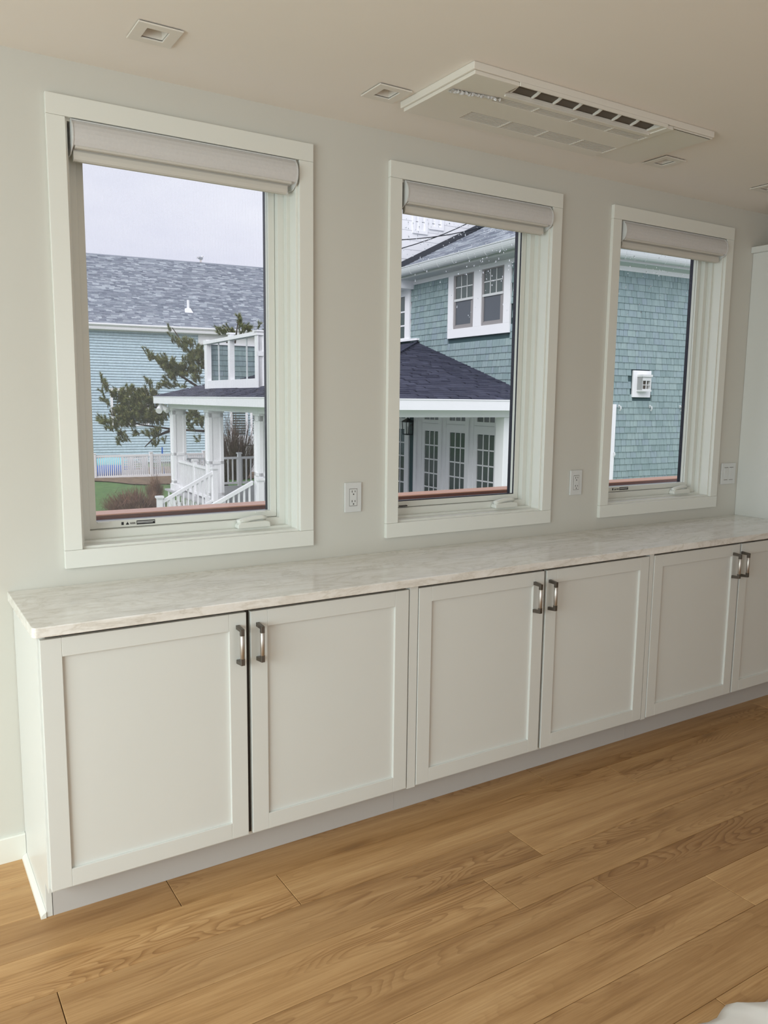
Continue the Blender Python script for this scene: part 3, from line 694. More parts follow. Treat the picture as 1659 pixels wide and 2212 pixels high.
def simple_window(par, x0, x1, z0, z1, pane='pane', tw=0.13, mull=None, y=-0.03):
    wf = MB().ring('y', (x0-tw, x1+tw, z0-tw, z1+tw*1.3), (x0, x1, z0, z1), y-0.03, y+0.03)
    if mull: wf.box(mull-0.05, mull+0.05, y-0.02, y+0.02, z0, z1)
    f = wf.build('window', 'white', par); MB().box(x0, x1, y+0.008, y+0.012, z0, z1).build('pane', pane, f)
simple_window(ha, -1.32, 0.36, 0.15, 1.83, mull=-0.48)
simple_window(ha, 5.0, 5.75, -0.5, 0.9); simple_window(ha, 6.15, 6.9, -0.5, 0.9)
MB().box(4.5, 9.0, -1.3, 0.0, -2.0, -1.05).add([(4.4, -1.35, -0.98), (9.1, -1.35, -0.98), (9.1, 0, -0.55), (4.4, 0, -0.55)], [(0, 1, 2, 3)]).build('porch_base', 'soffit', ha)

# gull on the ridge
gu = empty('gull', (17.36, 46.86, 9.86), 0.5); tag(gu, 'small grey and white gull perched on the far roof ridge', 'bird')
gu.location = ha.matrix_basis @ Vector((4.945, 6.93, zr+0.045))
MB().ball((0, 0, 0.22), 0.20, 0.10, 0.105, 14, 8).ball((0.17, 0, 0.36), 0.065, 0.055, 0.06, 10, 6).tube([(0.11, 0, 0.27), (0.16, 0, 0.34)], 0.075, 8, 0.055).build('body', 'gull', gu, smooth=True)
MB().ball((-0.06, 0.07, 0.245), 0.20, 0.045, 0.07, 10, 6).ball((-0.06, -0.07, 0.245), 0.20, 0.045, 0.07, 10, 6).add([(-0.16, -0.06, 0.21), (-0.16, 0.06, 0.21), (-0.38, 0.04, 0.14), (-0.38, -0.04, 0.14), (-0.16, 0, 0.25)], [(0, 1, 2, 3), (0, 3, 4), (3, 2, 4), (2, 1, 4)]).build('wing', 'gullgrey', gu, smooth=True)
MB().add([(0.225, -0.014, 0.372), (0.225, 0.014, 0.372), (0.225, 0, 0.342), (0.30, 0, 0.345)], [(0, 1, 3), (1, 2, 3), (2, 0, 3), (0, 2, 1)]).build('beak', 'beak', gu)
for s in (-1, 1): MB().tube([(0.0, 0.04*s, 0.14), (0.0, 0.04*s, 0.0), (0.05, 0.04*s, 0.0)], 0.010, 6).build('leg', 'beak', gu)

# ------------------------------------------------------------------ picket fence
fe = empty('picket_fence', (10.0, 33.0, G)); tag(fe, 'white picket fence in front of the far teal house', 'fence')
FP = (7.76, 10.20, 12.64, 15.08, 17.52)
pm = MB().box(-0.022, 0.022, -0.012, 0.012, 0.10, 0.96).mesh('picket', 'white')
for x in FP:
    MB().box(x-10-0.065, x-10+0.065, -0.065, 0.065, 0.0, 1.10).box(x-10-0.085, x-10+0.085, -0.085, 0.085, 1.10, 1.14).build('post', 'white', fe, bevel=0.008)
for x0, x1 in zip(FP[:-1], FP[1:]):
    MB().box(x0-10+0.065, x1-10-0.065, -0.03, 0.03, 0.96, 1.04).build('rail', 'white', fe); MB().box(x0-10+0.065, x1-10-0.065, -0.03, 0.03, 0.04, 0.14).build('rail', 'white', fe)
    k = 1
    while x0+0.0883*k < x1-0.07:
        place('picket', pm, fe, (x0-10+0.0883*k, 0, 0)); k += 1
# lattice screens behind the fence
for j, (lx0, lx1, lab) in enumerate(((8.98, 10.12, 'white lattice panel behind the fence, beside the blue kayak'), (10.28, 10.72, 'narrow white lattice panel behind the fence post'), (12.0, 13.4, 'white lattice panel behind the fence, seen through the porch'))):
    la = empty('lattice_screen', ((lx0+lx1)/2, 33.35, G)); tag(la, lab, 'lattice', 'lattice panels behind the picket fence')
    hw = (lx1-lx0)/2
    MB().ring('y', (-hw, hw, 0.05, 1.02), (-hw+0.07, hw-0.07, 0.30, 0.93), -0.02, 0.02).build('frame', 'white', la)
    lt = MB(); t = -hw+0.07
    while t < hw-0.07: lt.box(t, t+0.055, -0.008, 0.0, 0.30, 0.93); t += 0.105
    t = 0.30
    while t < 0.93: lt.box(-hw+0.07, hw-0.07, 0.0, 0.008, t, t+0.05); t += 0.10
    lt.build('lattice', 'white', la)
def kayak(loc, rz, mt, lab, tip=0.0):
    k = MB(); n = 16; vs_ = []; fs_ = []
    for i in range(n+1):
        t = -1+2*i/n; w = 0.30*(1-abs(t)**2.4); h = 0.16+0.10*abs(t)**3
        ring_ = [(t*1.25, 0.02-w*0.0+w*math.cos(a), 0.30+h*math.sin(a)*0.9) for a in [2*PI*q/10 for q in range(10)]]
        vs_ += ring_
    for i in range(n):
        for q in range(10): fs_.append((i*10+q, i*10+(q+1) % 10, (i+1)*10+(q+1) % 10, (i+1)*10+q))
    k.add(vs_, fs_+[tuple(range(10))[::-1], tuple(range(n*10, n*10+10))])
    o = k.build('kayak', mt, smooth=True); o.location = loc; o.rotation_euler = (tip, 0, rz); return tag(o, lab, 'kayak', 'kayaks stored behind the fence')
kayak((8.45, 34.0, G+0.10), 0.1, 'kayakblue', 'blue kayak leaning behind the white picket fence', 0.9)
kayak((8.85, 35.0, G+0.36), 0.1, 'kayakcyan', 'pale turquoise kayak above the blue one behind the fence', 0.9)
pd = MB().tube([(10.86, 33.3, G+0.1), (10.80, 33.3, G+1.02)], 0.018, 8).box(10.77, 10.83, 33.29, 33.31, G+1.0, G+1.32).build('paddle', 'kayakblue'); tag(pd, 'blue paddle standing up behind the picket fence', 'paddle')

# ------------------------------------------------------------------ twiggy shrubs
def shrub(name, loc, R_, Hh, n, mat, label, lean=0.5, w=0.012):
    e = empty(name, loc); m = MB()
    for i in range(n):
        a = random.uniform(0, 2*PI); q = math.sqrt(random.random()); bx, by = 0.35*R_*q*math.cos(a), 0.35*R_*q*math.sin(a)
        h = Hh*random.uniform(0.55, 1.0)*(1-0.35*q*q); ex_, ey = bx+math.cos(a)*R_*q*lean*1.6, by+math.sin(a)*R_*q*lean*1.6
        p0 = Vector((bx, by, 0)); p2 = Vector((ex_+random.uniform(-.1, .1), ey+random.uniform(-.1, .1), h)); p1 = (p0+p2)/2+Vector((random.uniform(-.08, .08), random.uniform(-.08, .08), 0.12*h))
        d = Vector((math.cos(a+1.57), math.sin(a+1.57), 0))*w; d2 = Vector((-d.y, d.x, 0))
        m.add([p0-d, p0+d, p0+d2, p1-d*.7, p1+d*.7, p1+d2*.7, p2], [(0, 1, 4, 3), (1, 2, 5, 4), (2, 0, 3, 5), (3, 4, 6), (4, 5, 6), (5, 3, 6)])
        for b in range(2):
            t = random.uniform(0.4, 0.9); s = p0.lerp(p2, t) if t > .5 else p0.lerp(p1, t*2)
            e2 = s+Vector((random.uniform(-.22, .22), random.uniform(-.22, .22), random.uniform(.08, .3)))*Hh*0.8
            m.add([s-d*.5, s+d*.5, s+d2*.5, e2], [(0, 1, 3), (1, 2, 3), (2, 0, 3)])
    f = m.build('twigs', mat, e); f['kind'] = 'stuff'
    return tag(e, label, 'shrub')
shrub('dry_shrub', (5.98, 20.0, G), 0.86, 1.12, 900, 'twig', 'bushy reddish brown dry shrub on the lawn', 0.5, 0.014)
shrub('dry_grass_clump', (5.45, 17.6, G), 0.36, 0.95, 200, 'twig', 'clump of pale dry stalks in front of the brown shrub', 0.35, 0.009)
shrub('dry_shrub', (7.55, 23.4, G), 0.30, 1.15, 240, 'twig', 'narrow brown shrub beside the porch corner', 0.45)
shrub('bare_shrub', (13.3, 30.6, G), 1.2, 3.5, 300, 'twiggrey', 'tall bare shrub seen between the porch columns', 0.55, 0.016)
shrub('bare_shrub', (6.80, 18.35, G), 0.30, 1.15, 46, 'twiggrey', 'sparse bare twigs beside the porch steps', 0.6, 0.006)

# ------------------------------------------------------------------ pine tree
PINE = [tuple(int(c)/100 for c in t.split()) for t in "958 2796 413;976 2850 395;968 2813 412;960 2739 369;1003 2827 361;981 2813 371;1005 2839 360;980 2820 364;982 2788 373;982 2757 362;1009 2838 367;987 2773 364;1005 2717 352;987 2706 335;988 2747 345;1011 2744 352;1020 2789 366;1020 2807 360;1028 2827 353;1011 2788 342;992 2729 356;1026 2798 373;1018 2783 335;1016 2717 358;1010 2753 366;1012 2688 355;1019 2731 356;994 2709 360;1003 2700 362;1040 2838 367;1014 2814 353;1011 2763 332;985 2709 351;1032 2824 366;1008 2693 348;994 2733 360;989 2722 334;1014 2749 331;1077 2772 319;1036 2682 322;1046 2808 306;1073 2755 336;1073 2778 320;1053 2769 318;1051 2813 304;1044 2667 312;1045 2669 313;1029 2765 318;1041 2696 299;1036 2795 309;1081 2785 325;1019 2731 314;1061 2727 309;1024 2684 348;1066 2793 329;1044 2726 345;1033 2669 320;1039 2675 304;1060 2785 334;1034 2752 340;1041 2811 321;1061 2795 332;1054 2708 341;1075 2776 332;1028 2758 345;1054 2807 326;1033 2750 322;1034 2680 323;1022 2732 304;1054 2755 316;1031 2744 301;1083 2784 340;1055 2728 318;1017 2736 308;1033 2685 343;1009 2710 305;1068 2744 333;1016 2693 315;1021 2701 298;1042 2714 334;1080 2796 311;1025 2755 320;1058 2776 302;1062 2773 317;1039 2712 305;1070 2746 332;1056 2698 279;1054 2756 304;1068 2779 301;1026 2670 294;1055 2765 291;1081 2794 304;1039 2674 310;1057 2699 285;1031 2703 305;1052 2695 312;1032 2687 264;1065 2733 282;1038 2679 310;1077 2756 282;1076 2779 267;1071 2755 290;1061 2729 289;1043 2734 271;1061 2713 307;1051 2703 270;1030 2670 294;1060 2781 273;1046 2734 289;1078 2776 314;1066 2778 273;1065 2751 317;1075 2747 305;1012 2681 283;1040 2803 302;1043 2807 300;1039 2800 298;1043 2772 284;1045 2821 291;1022 2792 308;1022 2769 288;988 2704 298;1038 2774 274;1008 2678 286;1037 2763 285;982 2719 288;1022 2792 274;1026 2733 297;1019 2743 308;1042 2774 299;1026 2739 281;1003 2748 278;1014 2726 274;1024 2756 299;990 2708 270;1052 2819 310;1024 2749 273;1000 2761 295;988 2707 273;1039 2810 285;982 2698 277;875 2803 329;872 2825 326;884 2822 319;908 2910 322;921 2876 303;877 2787 307;902 2837 303;911 2881 302;882 2800 307;909 2849 311;906 2864 308;902 2869 299;927 2737 294;916 2802 289;913 2817 300;908 2765 295;922 2753 296;937 2874 297;928 2815 282;920 2834 293;912 2742 287;911 2762 285;913 2792 297;928 2789 305;955 2873 298;940 2780 303;925 2793 294;943 2801 305;917 2758 279;918 2744 291;923 2744 283;949 2757 272;944 2861 277;928 2774 274;980 2839 258;920 2732 275;969 2839 262;912 2750 275;939 2764 257;991 2843 290;938 2790 273;937 2831 269;963 2796 275;962 2780 292;961 2763 281;924 2748 269;982 2855 295;935 2811 264;943 2778 282;969 2790 274;925 2756 268;954 2800 269;944 2748 270;989 2808 269;972 2755 276;934 2774 281;943 2800 286;949 2825 281;955 2840 261;929 2753 259;950 2749 271;945 2791 285;949 2729 281;951 2723 289;951 2803 265;923 2728 264;948 2808 264;949 2783 256;972 2710 259;948 2717 266;961 2782 272;1008 2819 246;980 2838 250;950 2723 236;999 2799 260;1006 2778 253;996 2738 265;972 2734 247;971 2843 258;963 2772 259;986 2763 244;976 2718 264;977 2814 267;1001 2840 251;1014 2829 245;996 2737 245;988 2815 246;1009 2783 246;945 2742 249;964 2705 268;978 2832 277;1009 2812 273;987 2731 252;977 2797 247;937 2725 241;962 2705 268;942 2749 241;937 2776 255;989 2802 253;1009 2779 264;934 2737 264;1009 2792 264;987 2721 260;954 2771 256;999 2817 241;999 2794 243;988 2836 243;970 2842 259;970 2755 240;987 2795 268;986 2834 255;974 2827 238;971 2850 245;975 2802 254;1049 2795 259;1017 2719 259;972 2710 247;1040 2791 256;1057 2778 259;1048 2800 256;1029 2742 257;1061 2758 254;1020 2670 251;998 2754 241;1009 2701 257;1027 2797 249;1038 2807 255;1050 2779 243;1003 2694 253;1052 2794 243;1053 2725 248;1017 2766 247;1031 2744 258;983 2717 250;1003 2740 244;1005 2786 249;1004 2748 254;1054 2794 262;977 2695 237;1035 2786 256;1021 2673 257;1033 2718 250;1014 2765 252;1013 2749 258;1035 2727 236;993 2697 238;1048 2752 259;943 2719 225;947 2712 224;979 2812 236;980 2850 233;964 2831 233;990 2834 232;978 2793 225;963 2816 228;1015 2674 227;1036 2695 227;1012 2682 223;1075 2777 233;1045 2775 230;1063 2781 229;1033 2737 219;1027 2703 229;1049 2729 228;1058 2752 219;1046 2759 223;942 2798 225;932 2770 225;952 2844 226;950 2804 208;967 2765 203;961 2791 201;963 2840 192;980 2829 195;939 2792 210;941 2808 207;930 2774 203;937 2736 201;938 2768 204;952 2777 199;948 2782 198;931 2780 196;959 2801 206;967 2784 197;978 2789 203;971 2727 197;1005 2777 203;1019 2810 197;977 2689 193;875 2824 223;867 2789 213;862 2772 211;875 2774 191;896 2841 202;904 2880 206;891 2835 189;877 2755 195;938 2847 197;923 2825 198;929 2869 202;903 2740 195;921 2811 202;931 2807 202;737 2934 221;746 2978 232;725 2890 219;752 2972 205;735 2877 206;733 2867 201;740 2942 195;743 2927 210;749 2919 192;734 2860 181;739 2874 182;750 2917 182;749 2982 166;726 2913 175;733 2892 138;748 2949 145;731 2877 137;728 2865 158;728 2862 142;767 2968 130;741 2858 124;747 2904 127;778 2860 162;794 2891 169;803 2915 171;748 2849 167;775 2935 166;774 2944 157;770 2903 159;764 2865 157;789 2934 176;793 2838 173;765 2842 159;765 2856 177;798 2889 162;766 2870 162;788 2867 154;782 2923 167;809 2915 162;777 2824 158;793 2848 165;753 2854 162;765 2846 164;765 2850 156;808 2889 187;836 2906 186;781 2815 169;816 2832 185;814 2896 165;819 2873 178;806 2822 164;820 2856 173;831 2874 184;797 2803 185;785 2839 171;823 2903 175;809 2912 179;826 2882 178;826 2861 167;818 2853 172;818 2846 185;825 2935 170;831 2834 181;825 2855 176;861 2822 170;866 2862 172;864 2831 168;860 2912 175;860 2862 165;822 2835 173;855 2905 172;842 2823 167;830 2803 165;873 2909 164;866 2914 169;860 2838 163;813 2796 163;868 2883 178;852 2837 172;833 2787 160;875 2884 163;858 2789 172;860 2844 161;865 2831 162;877 2780 174;906 2847 157;866 2810 161;885 2814 147;876 2823 156;886 2874 183;872 2799 151;885 2773 153;893 2849 153;856 2785 169;908 2851 161;896 2886 167;904 2830 155;890 2787 171;902 2851 158;873 2763 168;891 2818 150;856 2782 151;863 2829 161;899 2811 173;857 2838 169;899 2813 165;894 2805 166;867 2794 174;872 2824 181;805 2801 130;812 2935 128;807 2923 152;808 2934 136;793 2885 148;783 2891 141;806 2891 133;795 2810 131;775 2831 148;840 2902 145;805 2783 136;796 2877 149;798 2827 128;823 2865 147;815 2875 156;799 2803 149;799 2817 149;788 2870 139;788 2831 154;799 2817 145;816 2832 140;817 2799 141;816 2917 149;783 2878 135;780 2820 142;818 2929 139;793 2795 139;810 2889 139;800 2901 126;830 2866 140;890 2893 142;883 2830 135;869 2876 135;829 2780 141;838 2886 149;848 2916 132;821 2796 142;839 2890 140;844 2769 148;825 2861 143;844 2765 148;868 2798 138;828 2834 123;842 2789 144;848 2879 146;863 2792 126;837 2835 118;868 2874 155;847 2836 148;826 2829 142;834 2792 143;868 2805 136;852 2803 153;855 2893 137;851 2853 140;876 2851 144;847 2850 148;875 2859 138;851 2892 149;850 2815 148;860 2767 136;840 2860 141;858 2782 123;843 2787 126;875 2837 147;864 2886 135;845 2918 146;847 2790 120;849 2882 133;850 2829 154;851 2764 122;852 2871 119;859 2832 150;894 2808 142;901 2827 156;895 2825 159;920 2868 153;912 2839 164;883 2830 152;917 2845 122;868 2759 140;913 2824 146;877 2809 143;897 2886 135;884 2829 136;891 2794 129;894 2867 136;878 2760 137;898 2737 142;901 2779 143;913 2803 144;915 2841 148;905 2807 163;875 2764 124;887 2735 131;908 2883 140;900 2872 144;893 2848 127;915 2815 150;896 2861 152;865 2758 141;895 2745 137;920 2816 136;828 2775 111;863 2873 117;833 2834 111;823 2912 105;841 2870 110;834 2848 91;814 2890 117;820 2787 123;809 2846 104;814 2870 115;851 2825 111;855 2874 111;818 2777 122;843 2860 103;873 2885 112;823 2898 122;853 2857 98;785 2828 98;821 2823 100;821 2873 93;845 2807 119;845 2856 95;832 2859 104;801 2851 111;802 2894 108;851 2782 102;828 2856 119;781 2815 110;857 2886 111;865 2862 119;861 2880 114;798 2897 112;849 2905 96;862 2815 113;834 2771 106;849 2775 111;806 2836 101;822 2885 89;823 2891 93;856 2816 110;856 2805 108;838 2841 98;794 2837 103;806 2794 124;812 2781 111;826 2907 116;850 2785 108;856 2900 116;808 2876 102;792 2862 97;855 2874 104;802 2893 116;768 2916 95;771 2912 95;770 2883 100;827 2902 90;803 2927 108;788 2881 108;773 2863 108;759 2807 74;775 2847 99;780 2930 99;820 2860 91;757 2892 91;792 2878 73;793 2849 113;827 2926 92;773 2810 100;794 2901 95;793 2858 76;794 2908 108;783 2898 93;800 2891 105;791 2878 98;814 2877 104;763 2812 98;808 2866 99;799 2897 75;818 2903 72;808 2820 106;791 2791 77;805 2846 76;762 2842 103;804 2815 82;797 2821 79;801 2787 88;772 2829 99;815 2926 94;800 2926 88;830 2897 84;768 2858 100;796 2887 76;811 2889 103;784 2886 77;772 2906 96;790 2820 105;808 2862 110;792 2788 106;815 2900 80;803 2932 72;787 2792 83;776 2922 88;893 2768 93;887 2797 115;917 2787 105;869 2818 93;879 2833 99;907 2744 111;864 2829 112;851 2824 115;921 2802 111;917 2864 92;895 2843 114;836 2765 105;864 2840 110;913 2756 110;891 2761 101;889 2788 112;852 2849 90;898 2794 94;875 2780 107;850 2840 96;939 2856 104;848 2831 101;893 2811 85;916 2865 85;886 2857 91;930 2834 99;855 2837 99;840 2795 95;903 2831 116;895 2824 90;846 2818 105;876 2786 97;860 2797 111;871 2765 84;905 2782 93;905 2852 93;844 2824 98;855 2787 85;910 2846 89;842 2786 97;856 2746 86;853 2780 95;887 2823 105;851 2836 98;835 2766 114;884 2814 113;882 2766 98;892 2813 94;857 2788 97;913 2825 84;861 2878 95;891 2809 113;859 2756 86;868 2868 90;876 2736 92;885 2738 100;875 2898 110;857 2785 98;858 2745 104;833 2786 99;930 2788 115;932 2818 90;954 2843 90;924 2758 97;937 2821 112;921 2738 79;915 2760 105;913 2768 91;918 2796 102;932 2843 90;913 2714 88;929 2738 110;911 2748 91;933 2744 87;921 2742 85;941 2854 91;899 2719 98;937 2845 83;906 2729 105;947 2817 99;849 2875 75;827 2897 83;891 2762 88;842 2846 89;853 2867 89;831 2829 80;893 2871 63;857 2867 64;851 2747 81;838 2795 61;862 2830 64;798 2795 69;861 2891 90;902 2771 77;828 2810 78;900 2867 84;855 2794 89;832 2873 72;826 2779 68;861 2788 92;870 2805 71;892 2814 79;812 2829 69;856 2776 78;891 2794 74;879 2765 79;864 2896 84;830 2769 71;857 2836 90;893 2803 72;869 2740 75;880 2826 68;856 2791 61;890 2794 76;856 2856 89;882 2878 66;903 2759 79;818 2863 67;817 2784 88;828 2850 82;811 2870 71;858 2814 63;804 2781 87;886 2817 68;810 2832 71;839 2815 71;886 2828 65;836 2822 74;907 2820 76;816 2778 85;870 2878 61;869 2809 65;882 2805 73;814 2815 75;901 2831 66;828 2761 88;820 2834 86;771 2900 59;801 2774 49;798 2855 59;812 2807 57;799 2858 48;791 2930 61;828 2844 56;761 2834 50;830 2887 57;780 2824 63;809 2853 57;764 2810 67;811 2895 72;819 2902 59;824 2827 70;820 2809 50;833 2853 57;758 2815 49;763 2855 50;804 2916 58;790 2882 48;809 2907 46;823 2913 69;808 2873 46;814 2849 49;776 2791 50;789 2801 60;751 2814 61;805 2879 48;817 2929 70;818 2826 49;830 2890 59;814 2861 48;773 2862 48;831 2844 60;835 2878 49;799 2845 53;783 2814 72;751 2820 63;812 2915 72;718 2898 56;735 2899 61;745 2935 46;712 2844 57;759 2922 65;730 2893 60;724 2931 61;729 2928 53;724 2840 65;723 2890 57;712 2830 55;724 2847 73;723 2927 58;745 2946 52;751 2935 63;746 2852 58;745 2876 56;756 2899 56;737 2865 54;724 2847 62;723 2950 65;718 2872 68;725 2951 71;734 2973 78;779 2923 32;740 2884 41;761 2872 42;743 2828 32;732 2830 40;768 2892 42;742 2839 42;777 2934 39;749 2900 39;731 2873 34;928 2782 74;903 2773 83;950 2830 74;916 2779 77;898 2784 61;915 2868 71;893 2842 63;899 2776 79;884 2738 59;909 2803 60;894 2859 67;891 2746 74;930 2840 56;899 2774 81;901 2720 67;890 2749 60;918 2772 58;879 2788 60;893 2802 56;926 2798 77;881 2772 66;888 2791 71;915 2839 69;879 2743 79;900 2851 58;924 2808 57;917 2829 58;905 2819 65;906 2749 69;997 2725 83;1027 2737 88;1019 2679 95;1017 2744 85;1046 2767 75;1028 2677 87;1026 2760 95;987 2668 104;1015 2701 108;984 2680 71;1005 2714 71;1025 2788 65;995 2668 80;1021 2750 104;1043 2733 75;1023 2754 89;990 2682 67;1024 2712 78;1015 2725 105;992 2660 101;1006 2702 80;1044 2743 81;1036 2751 88;1003 2705 98;1009 2669 104;1018 2683 86;1016 2770 85;1025 2693 104;1038 2779 106;999 2698 92;1024 2765 74;1042 2788 96;1024 2779 79;1054 2739 58;1053 2774 58;1046 2750 59;1025 2645 71;1032 2643 68;1069 2756 66;1034 2672 49;1065 2770 68;1063 2740 53;1035 2676 55;1020 2683 55;1014 2669 66;1041 2681 48;1004 2646 61;1034 2780 45;1000 2706 49;990 2656 48;992 2701 49;1026 2736 38;1009 2726 51;991 2666 37;1008 2696 41;796 2900 8;777 2824 22;774 2825 11;783 2902 11;769 2830 11;785 2897 13;790 2911 17;800 2911 16;793 2921 -11;774 2822 -9;784 2898 -26;782 2911 -25;760 2816 -9;794 2910 -11;789 2824 1;812 2912 -12;790 2782 -2;776 2777 5;796 2822 7;791 2842 -5;833 2818 19;839 2830 17;831 2822 22;829 2820 14;845 2895 9;829 2838 23;883 2835 6;906 2836 22;839 2745 19;878 2764 8;875 2780 27;872 2731 24;860 2769 23;853 2735 16;858 2793 13;887 2785 15;867 2734 13;898 2816 8;869 2793 12;853 2762 21;872 2800 18;905 2845 -21;909 2847 -21;870 2717 -12;911 2835 -27;912 2852 -26;904 2788 -12;897 2849 -25;909 2854 -30;904 2722 -3;932 2793 -9;1042 2735 -12;1017 2679 1;1058 2759 -2;902 2792 20;882 2740 28;887 2735 25;895 2756 29;895 2803 18;909 2823 13;900 2760 34;912 2786 20;919 2834 15;887 2745 19;1166 2609 450;1200 2687 440;1170 2608 440;1210 2712 447;1175 2617 447;1183 2649 456;1201 2708 442;1217 2726 448;1200 2676 431;1183 2647 450;1199 2662 404;1218 2682 411;1179 2610 414;1180 2645 420;1195 2625 411;1203 2696 412;1225 2717 429;1226 2699 425;1214 2676 423;1208 2613 418;1220 2651 419;1206 2633 418;1225 2662 418;1217 2633 415;1215 2664 429;1215 2635 410;1210 2630 407;1102 2649 393;1118 2673 404;1151 2759 412;1126 2652 406;1136 2700 399;1131 2673 404;1131 2703 409;1150 2748 407;1150 2731 412;1159 2694 405;1161 2702 421;1162 2728 413;1140 2673 399;1167 2727 398;1169 2738 423;1139 2616 400;1178 2702 396;1186 2714 402;1195 2744 406;1168 2702 394;1176 2696 403;1177 2684 402;1126 2731 421;1107 2672 401;1249 2620 425;1274 2678 432;1267 2604 415;1268 2616 415".split(';')]
tr = empty('pine_tree', (11.35, 27.1, G)); tag(tr, 'dark green pine tree reaching sideways behind the porch', 'tree')
O = Vector((11.35, 27.1, G))
def PTn(m, name, mats, **kw):
    o = m.build(name, mats, tr, **kw); o.location = -O; return o
trunk = [(11.35, 27.1, G), (11.30, 27.1, -0.8), (11.2, 27.12, 0.4), (11.25, 27.2, 1.7), (11.4, 27.2, 3.0), (11.75, 27.0, 4.2)]
PTn(MB().tube(trunk, 0.17, 10, 0.05), 'trunk', 'bark', smooth=True)
BR = [[(11.2, 27.12, 0.45), (10.57, 27.12, 0.28), (9.6, 27.8, 0.33), (8.5, 28.45, 0.5), (7.5, 29.1, 0.9)],
      [(11.25, 27.2, 1.6), (10.6, 27.5, 1.9), (10.0, 27.85, 2.35), (9.4, 28.3, 2.8), (8.95, 28.6, 3.2)],
      [(11.3, 27.2, 2.2), (10.7, 27.7, 2.8), (10.2, 28.0, 3.5), (9.8, 28.25, 4.2)],
      [(11.2, 27.12, 0.6), (10.0, 27.7, 1.0), (8.8, 28.3, 1.2), (7.7, 28.9, 1.6), (7.3, 29.1, 2.1)],
      [(11.4, 27.2, 2.9), (11.8, 26.9, 3.6), (11.95, 26.9, 4.5)],
      [(9.6, 27.8, 0.33), (9.0, 28.1, 0.05), (8.6, 28.2, -0.35)]]
for b in BR: PTn(MB().tube(b, 0.065, 7, 0.015), 'branch', 'bark', smooth=True)
fol = MB(); random.seed(5)
nodes = [Vector(p) for b in BR for p in b]
for p in PINE:
    p = Vector(p)
    q = min(nodes, key=lambda v_: (v_-p).length); out = (p-q); out.z += 0.25
    ax = (out.normalized()*0.55+Vector((random.uniform(-.5, .2), random.uniform(-.4, .4), random.uniform(0.1, 1.0)))).normalized()
    ln = random.uniform(0.20, 0.36); s0 = p-ax*ln*0.5
    a = ax.orthogonal().normalized(); b = ax.cross(a)
    for i in range(44):
        t = random.random()**0.8; th = random.uniform(0, 2*PI); base = s0+ax*ln*t
        d = (a*math.cos(th)+b*math.sin(th))*random.uniform(0.5, 0.9)+ax*random.uniform(0.5, 1.0)
        tip = base+d.normalized()*random.uniform(0.10, 0.17); wv = d.cross(ax).normalized()*0.0125
        fol.tri(base-wv, base+wv, tip)
    fol.tri(s0-a*0.012, s0+a*0.012, s0+ax*ln)
fo = PTn(fol, 'foliage', 'needles'); fo['kind'] = 'stuff'

# ------------------------------------------------------------------ neighbouring shingled house with porch
# built in its own frame: x along its street front, y away from us, then turned by -2.7 degrees
hb = empty('shingled_house', (11.830, 10.424, 0.0), math.radians(-2.7)); tag(hb, 'teal shingled house with white trim, porch and roof balcony next door', 'house')
def PB(m, name, mats, **kw): return m.build(name, mats, hb, **kw)
PB(MB().box(0.02, 0.25, 0.02, 12.0, G, 4.62), 'wall', 'tealback'); PB(MB().box(0.02, 9.0, 0.02, 0.25, G, 4.62), 'wall', 'tealback')
# cedar shingles: the nearest 300 are single pieces, the rest one joined mesh
random.seed(31)
EXP = 0.148
def roofline(y): return 1.57+0.292*(y+0.574)
cand = []
def courses(side, a0, a1, z0, z1, skip):
    nc = int((z1-z0)/EXP)+1
    for r in range(nc):
        zb = z1-EXP*(r+1)
        if zb < z0-EXP: break
        t = a0-random.uniform(0, .2)
        while t < a1:
            w = random.choice((0.10, 0.13, 0.16, 0.19, 0.22, 0.26)); e = min(t+w, a1)
            if e-t > 0.04 and t >= a0-0.2 and not skip((t+e)/2, zb, zb+EXP): cand.append((side, max(t, a0), e, zb, r))
            t += w
courses('f', 0.0, 9.0, -1.95, 4.532, lambda c, a, b: (3.15 < c < 3.78 and 1.64 < (a+b)/2 < 2.30))
courses('s', 0.0, 4.75, 1.55, 4.532, lambda c, a, b: (0.53 < c < 2.97 and b > 3.04) or b < roofline(c)-0.02)
courses('s', 4.95, 11.9, 3.10, 4.40, lambda c, a, b: c < 6.25)
courses('s', 5.80, 11.9, -1.34, 1.36, lambda c, a, b: False)
def near(c):
    side, t, e, zb, r = c; m_ = (t+e)/2
    x, y = (m_, 0) if side == 'f' else (0, m_)
    hid = (side == 'f' and m_ < 2.35) or (side == 'f' and (m_ > 5.1 or zb < -0.35)) or (side == 's' and m_ > 4.8)
    return (1 if hid else 0, (x+11.2)**2+(y+13.7)**2+(zb-1.5)**2)
cand.sort(key=near)
smesh = {}
def shingle_mesh(side, w):
    k = (side, round(w, 3))
    if k not in smesh:
        m = MB(); g = 0.0045
        vs_ = [(g, -0.024, 0), (w-g, -0.024, 0), (w-g, -0.007, EXP+0.01), (g, -0.007, EXP+0.01), (g, 0.02, 0), (w-g, 0.02, 0), (w-g, 0.02, EXP+0.01), (g, 0.02, EXP+0.01)]
        if side == 's': vs_ = [(y_, w-x_, z_) for x_, y_, z_ in vs_]
        m.add(vs_, [(0, 1, 2, 3), (4, 7, 6, 5), (0, 4, 5, 1), (1, 5, 6, 2), (2, 6, 7, 3), (3, 7, 4, 0)]); smesh[k] = m
    return smesh[k]
smd = {}
rest = MB()
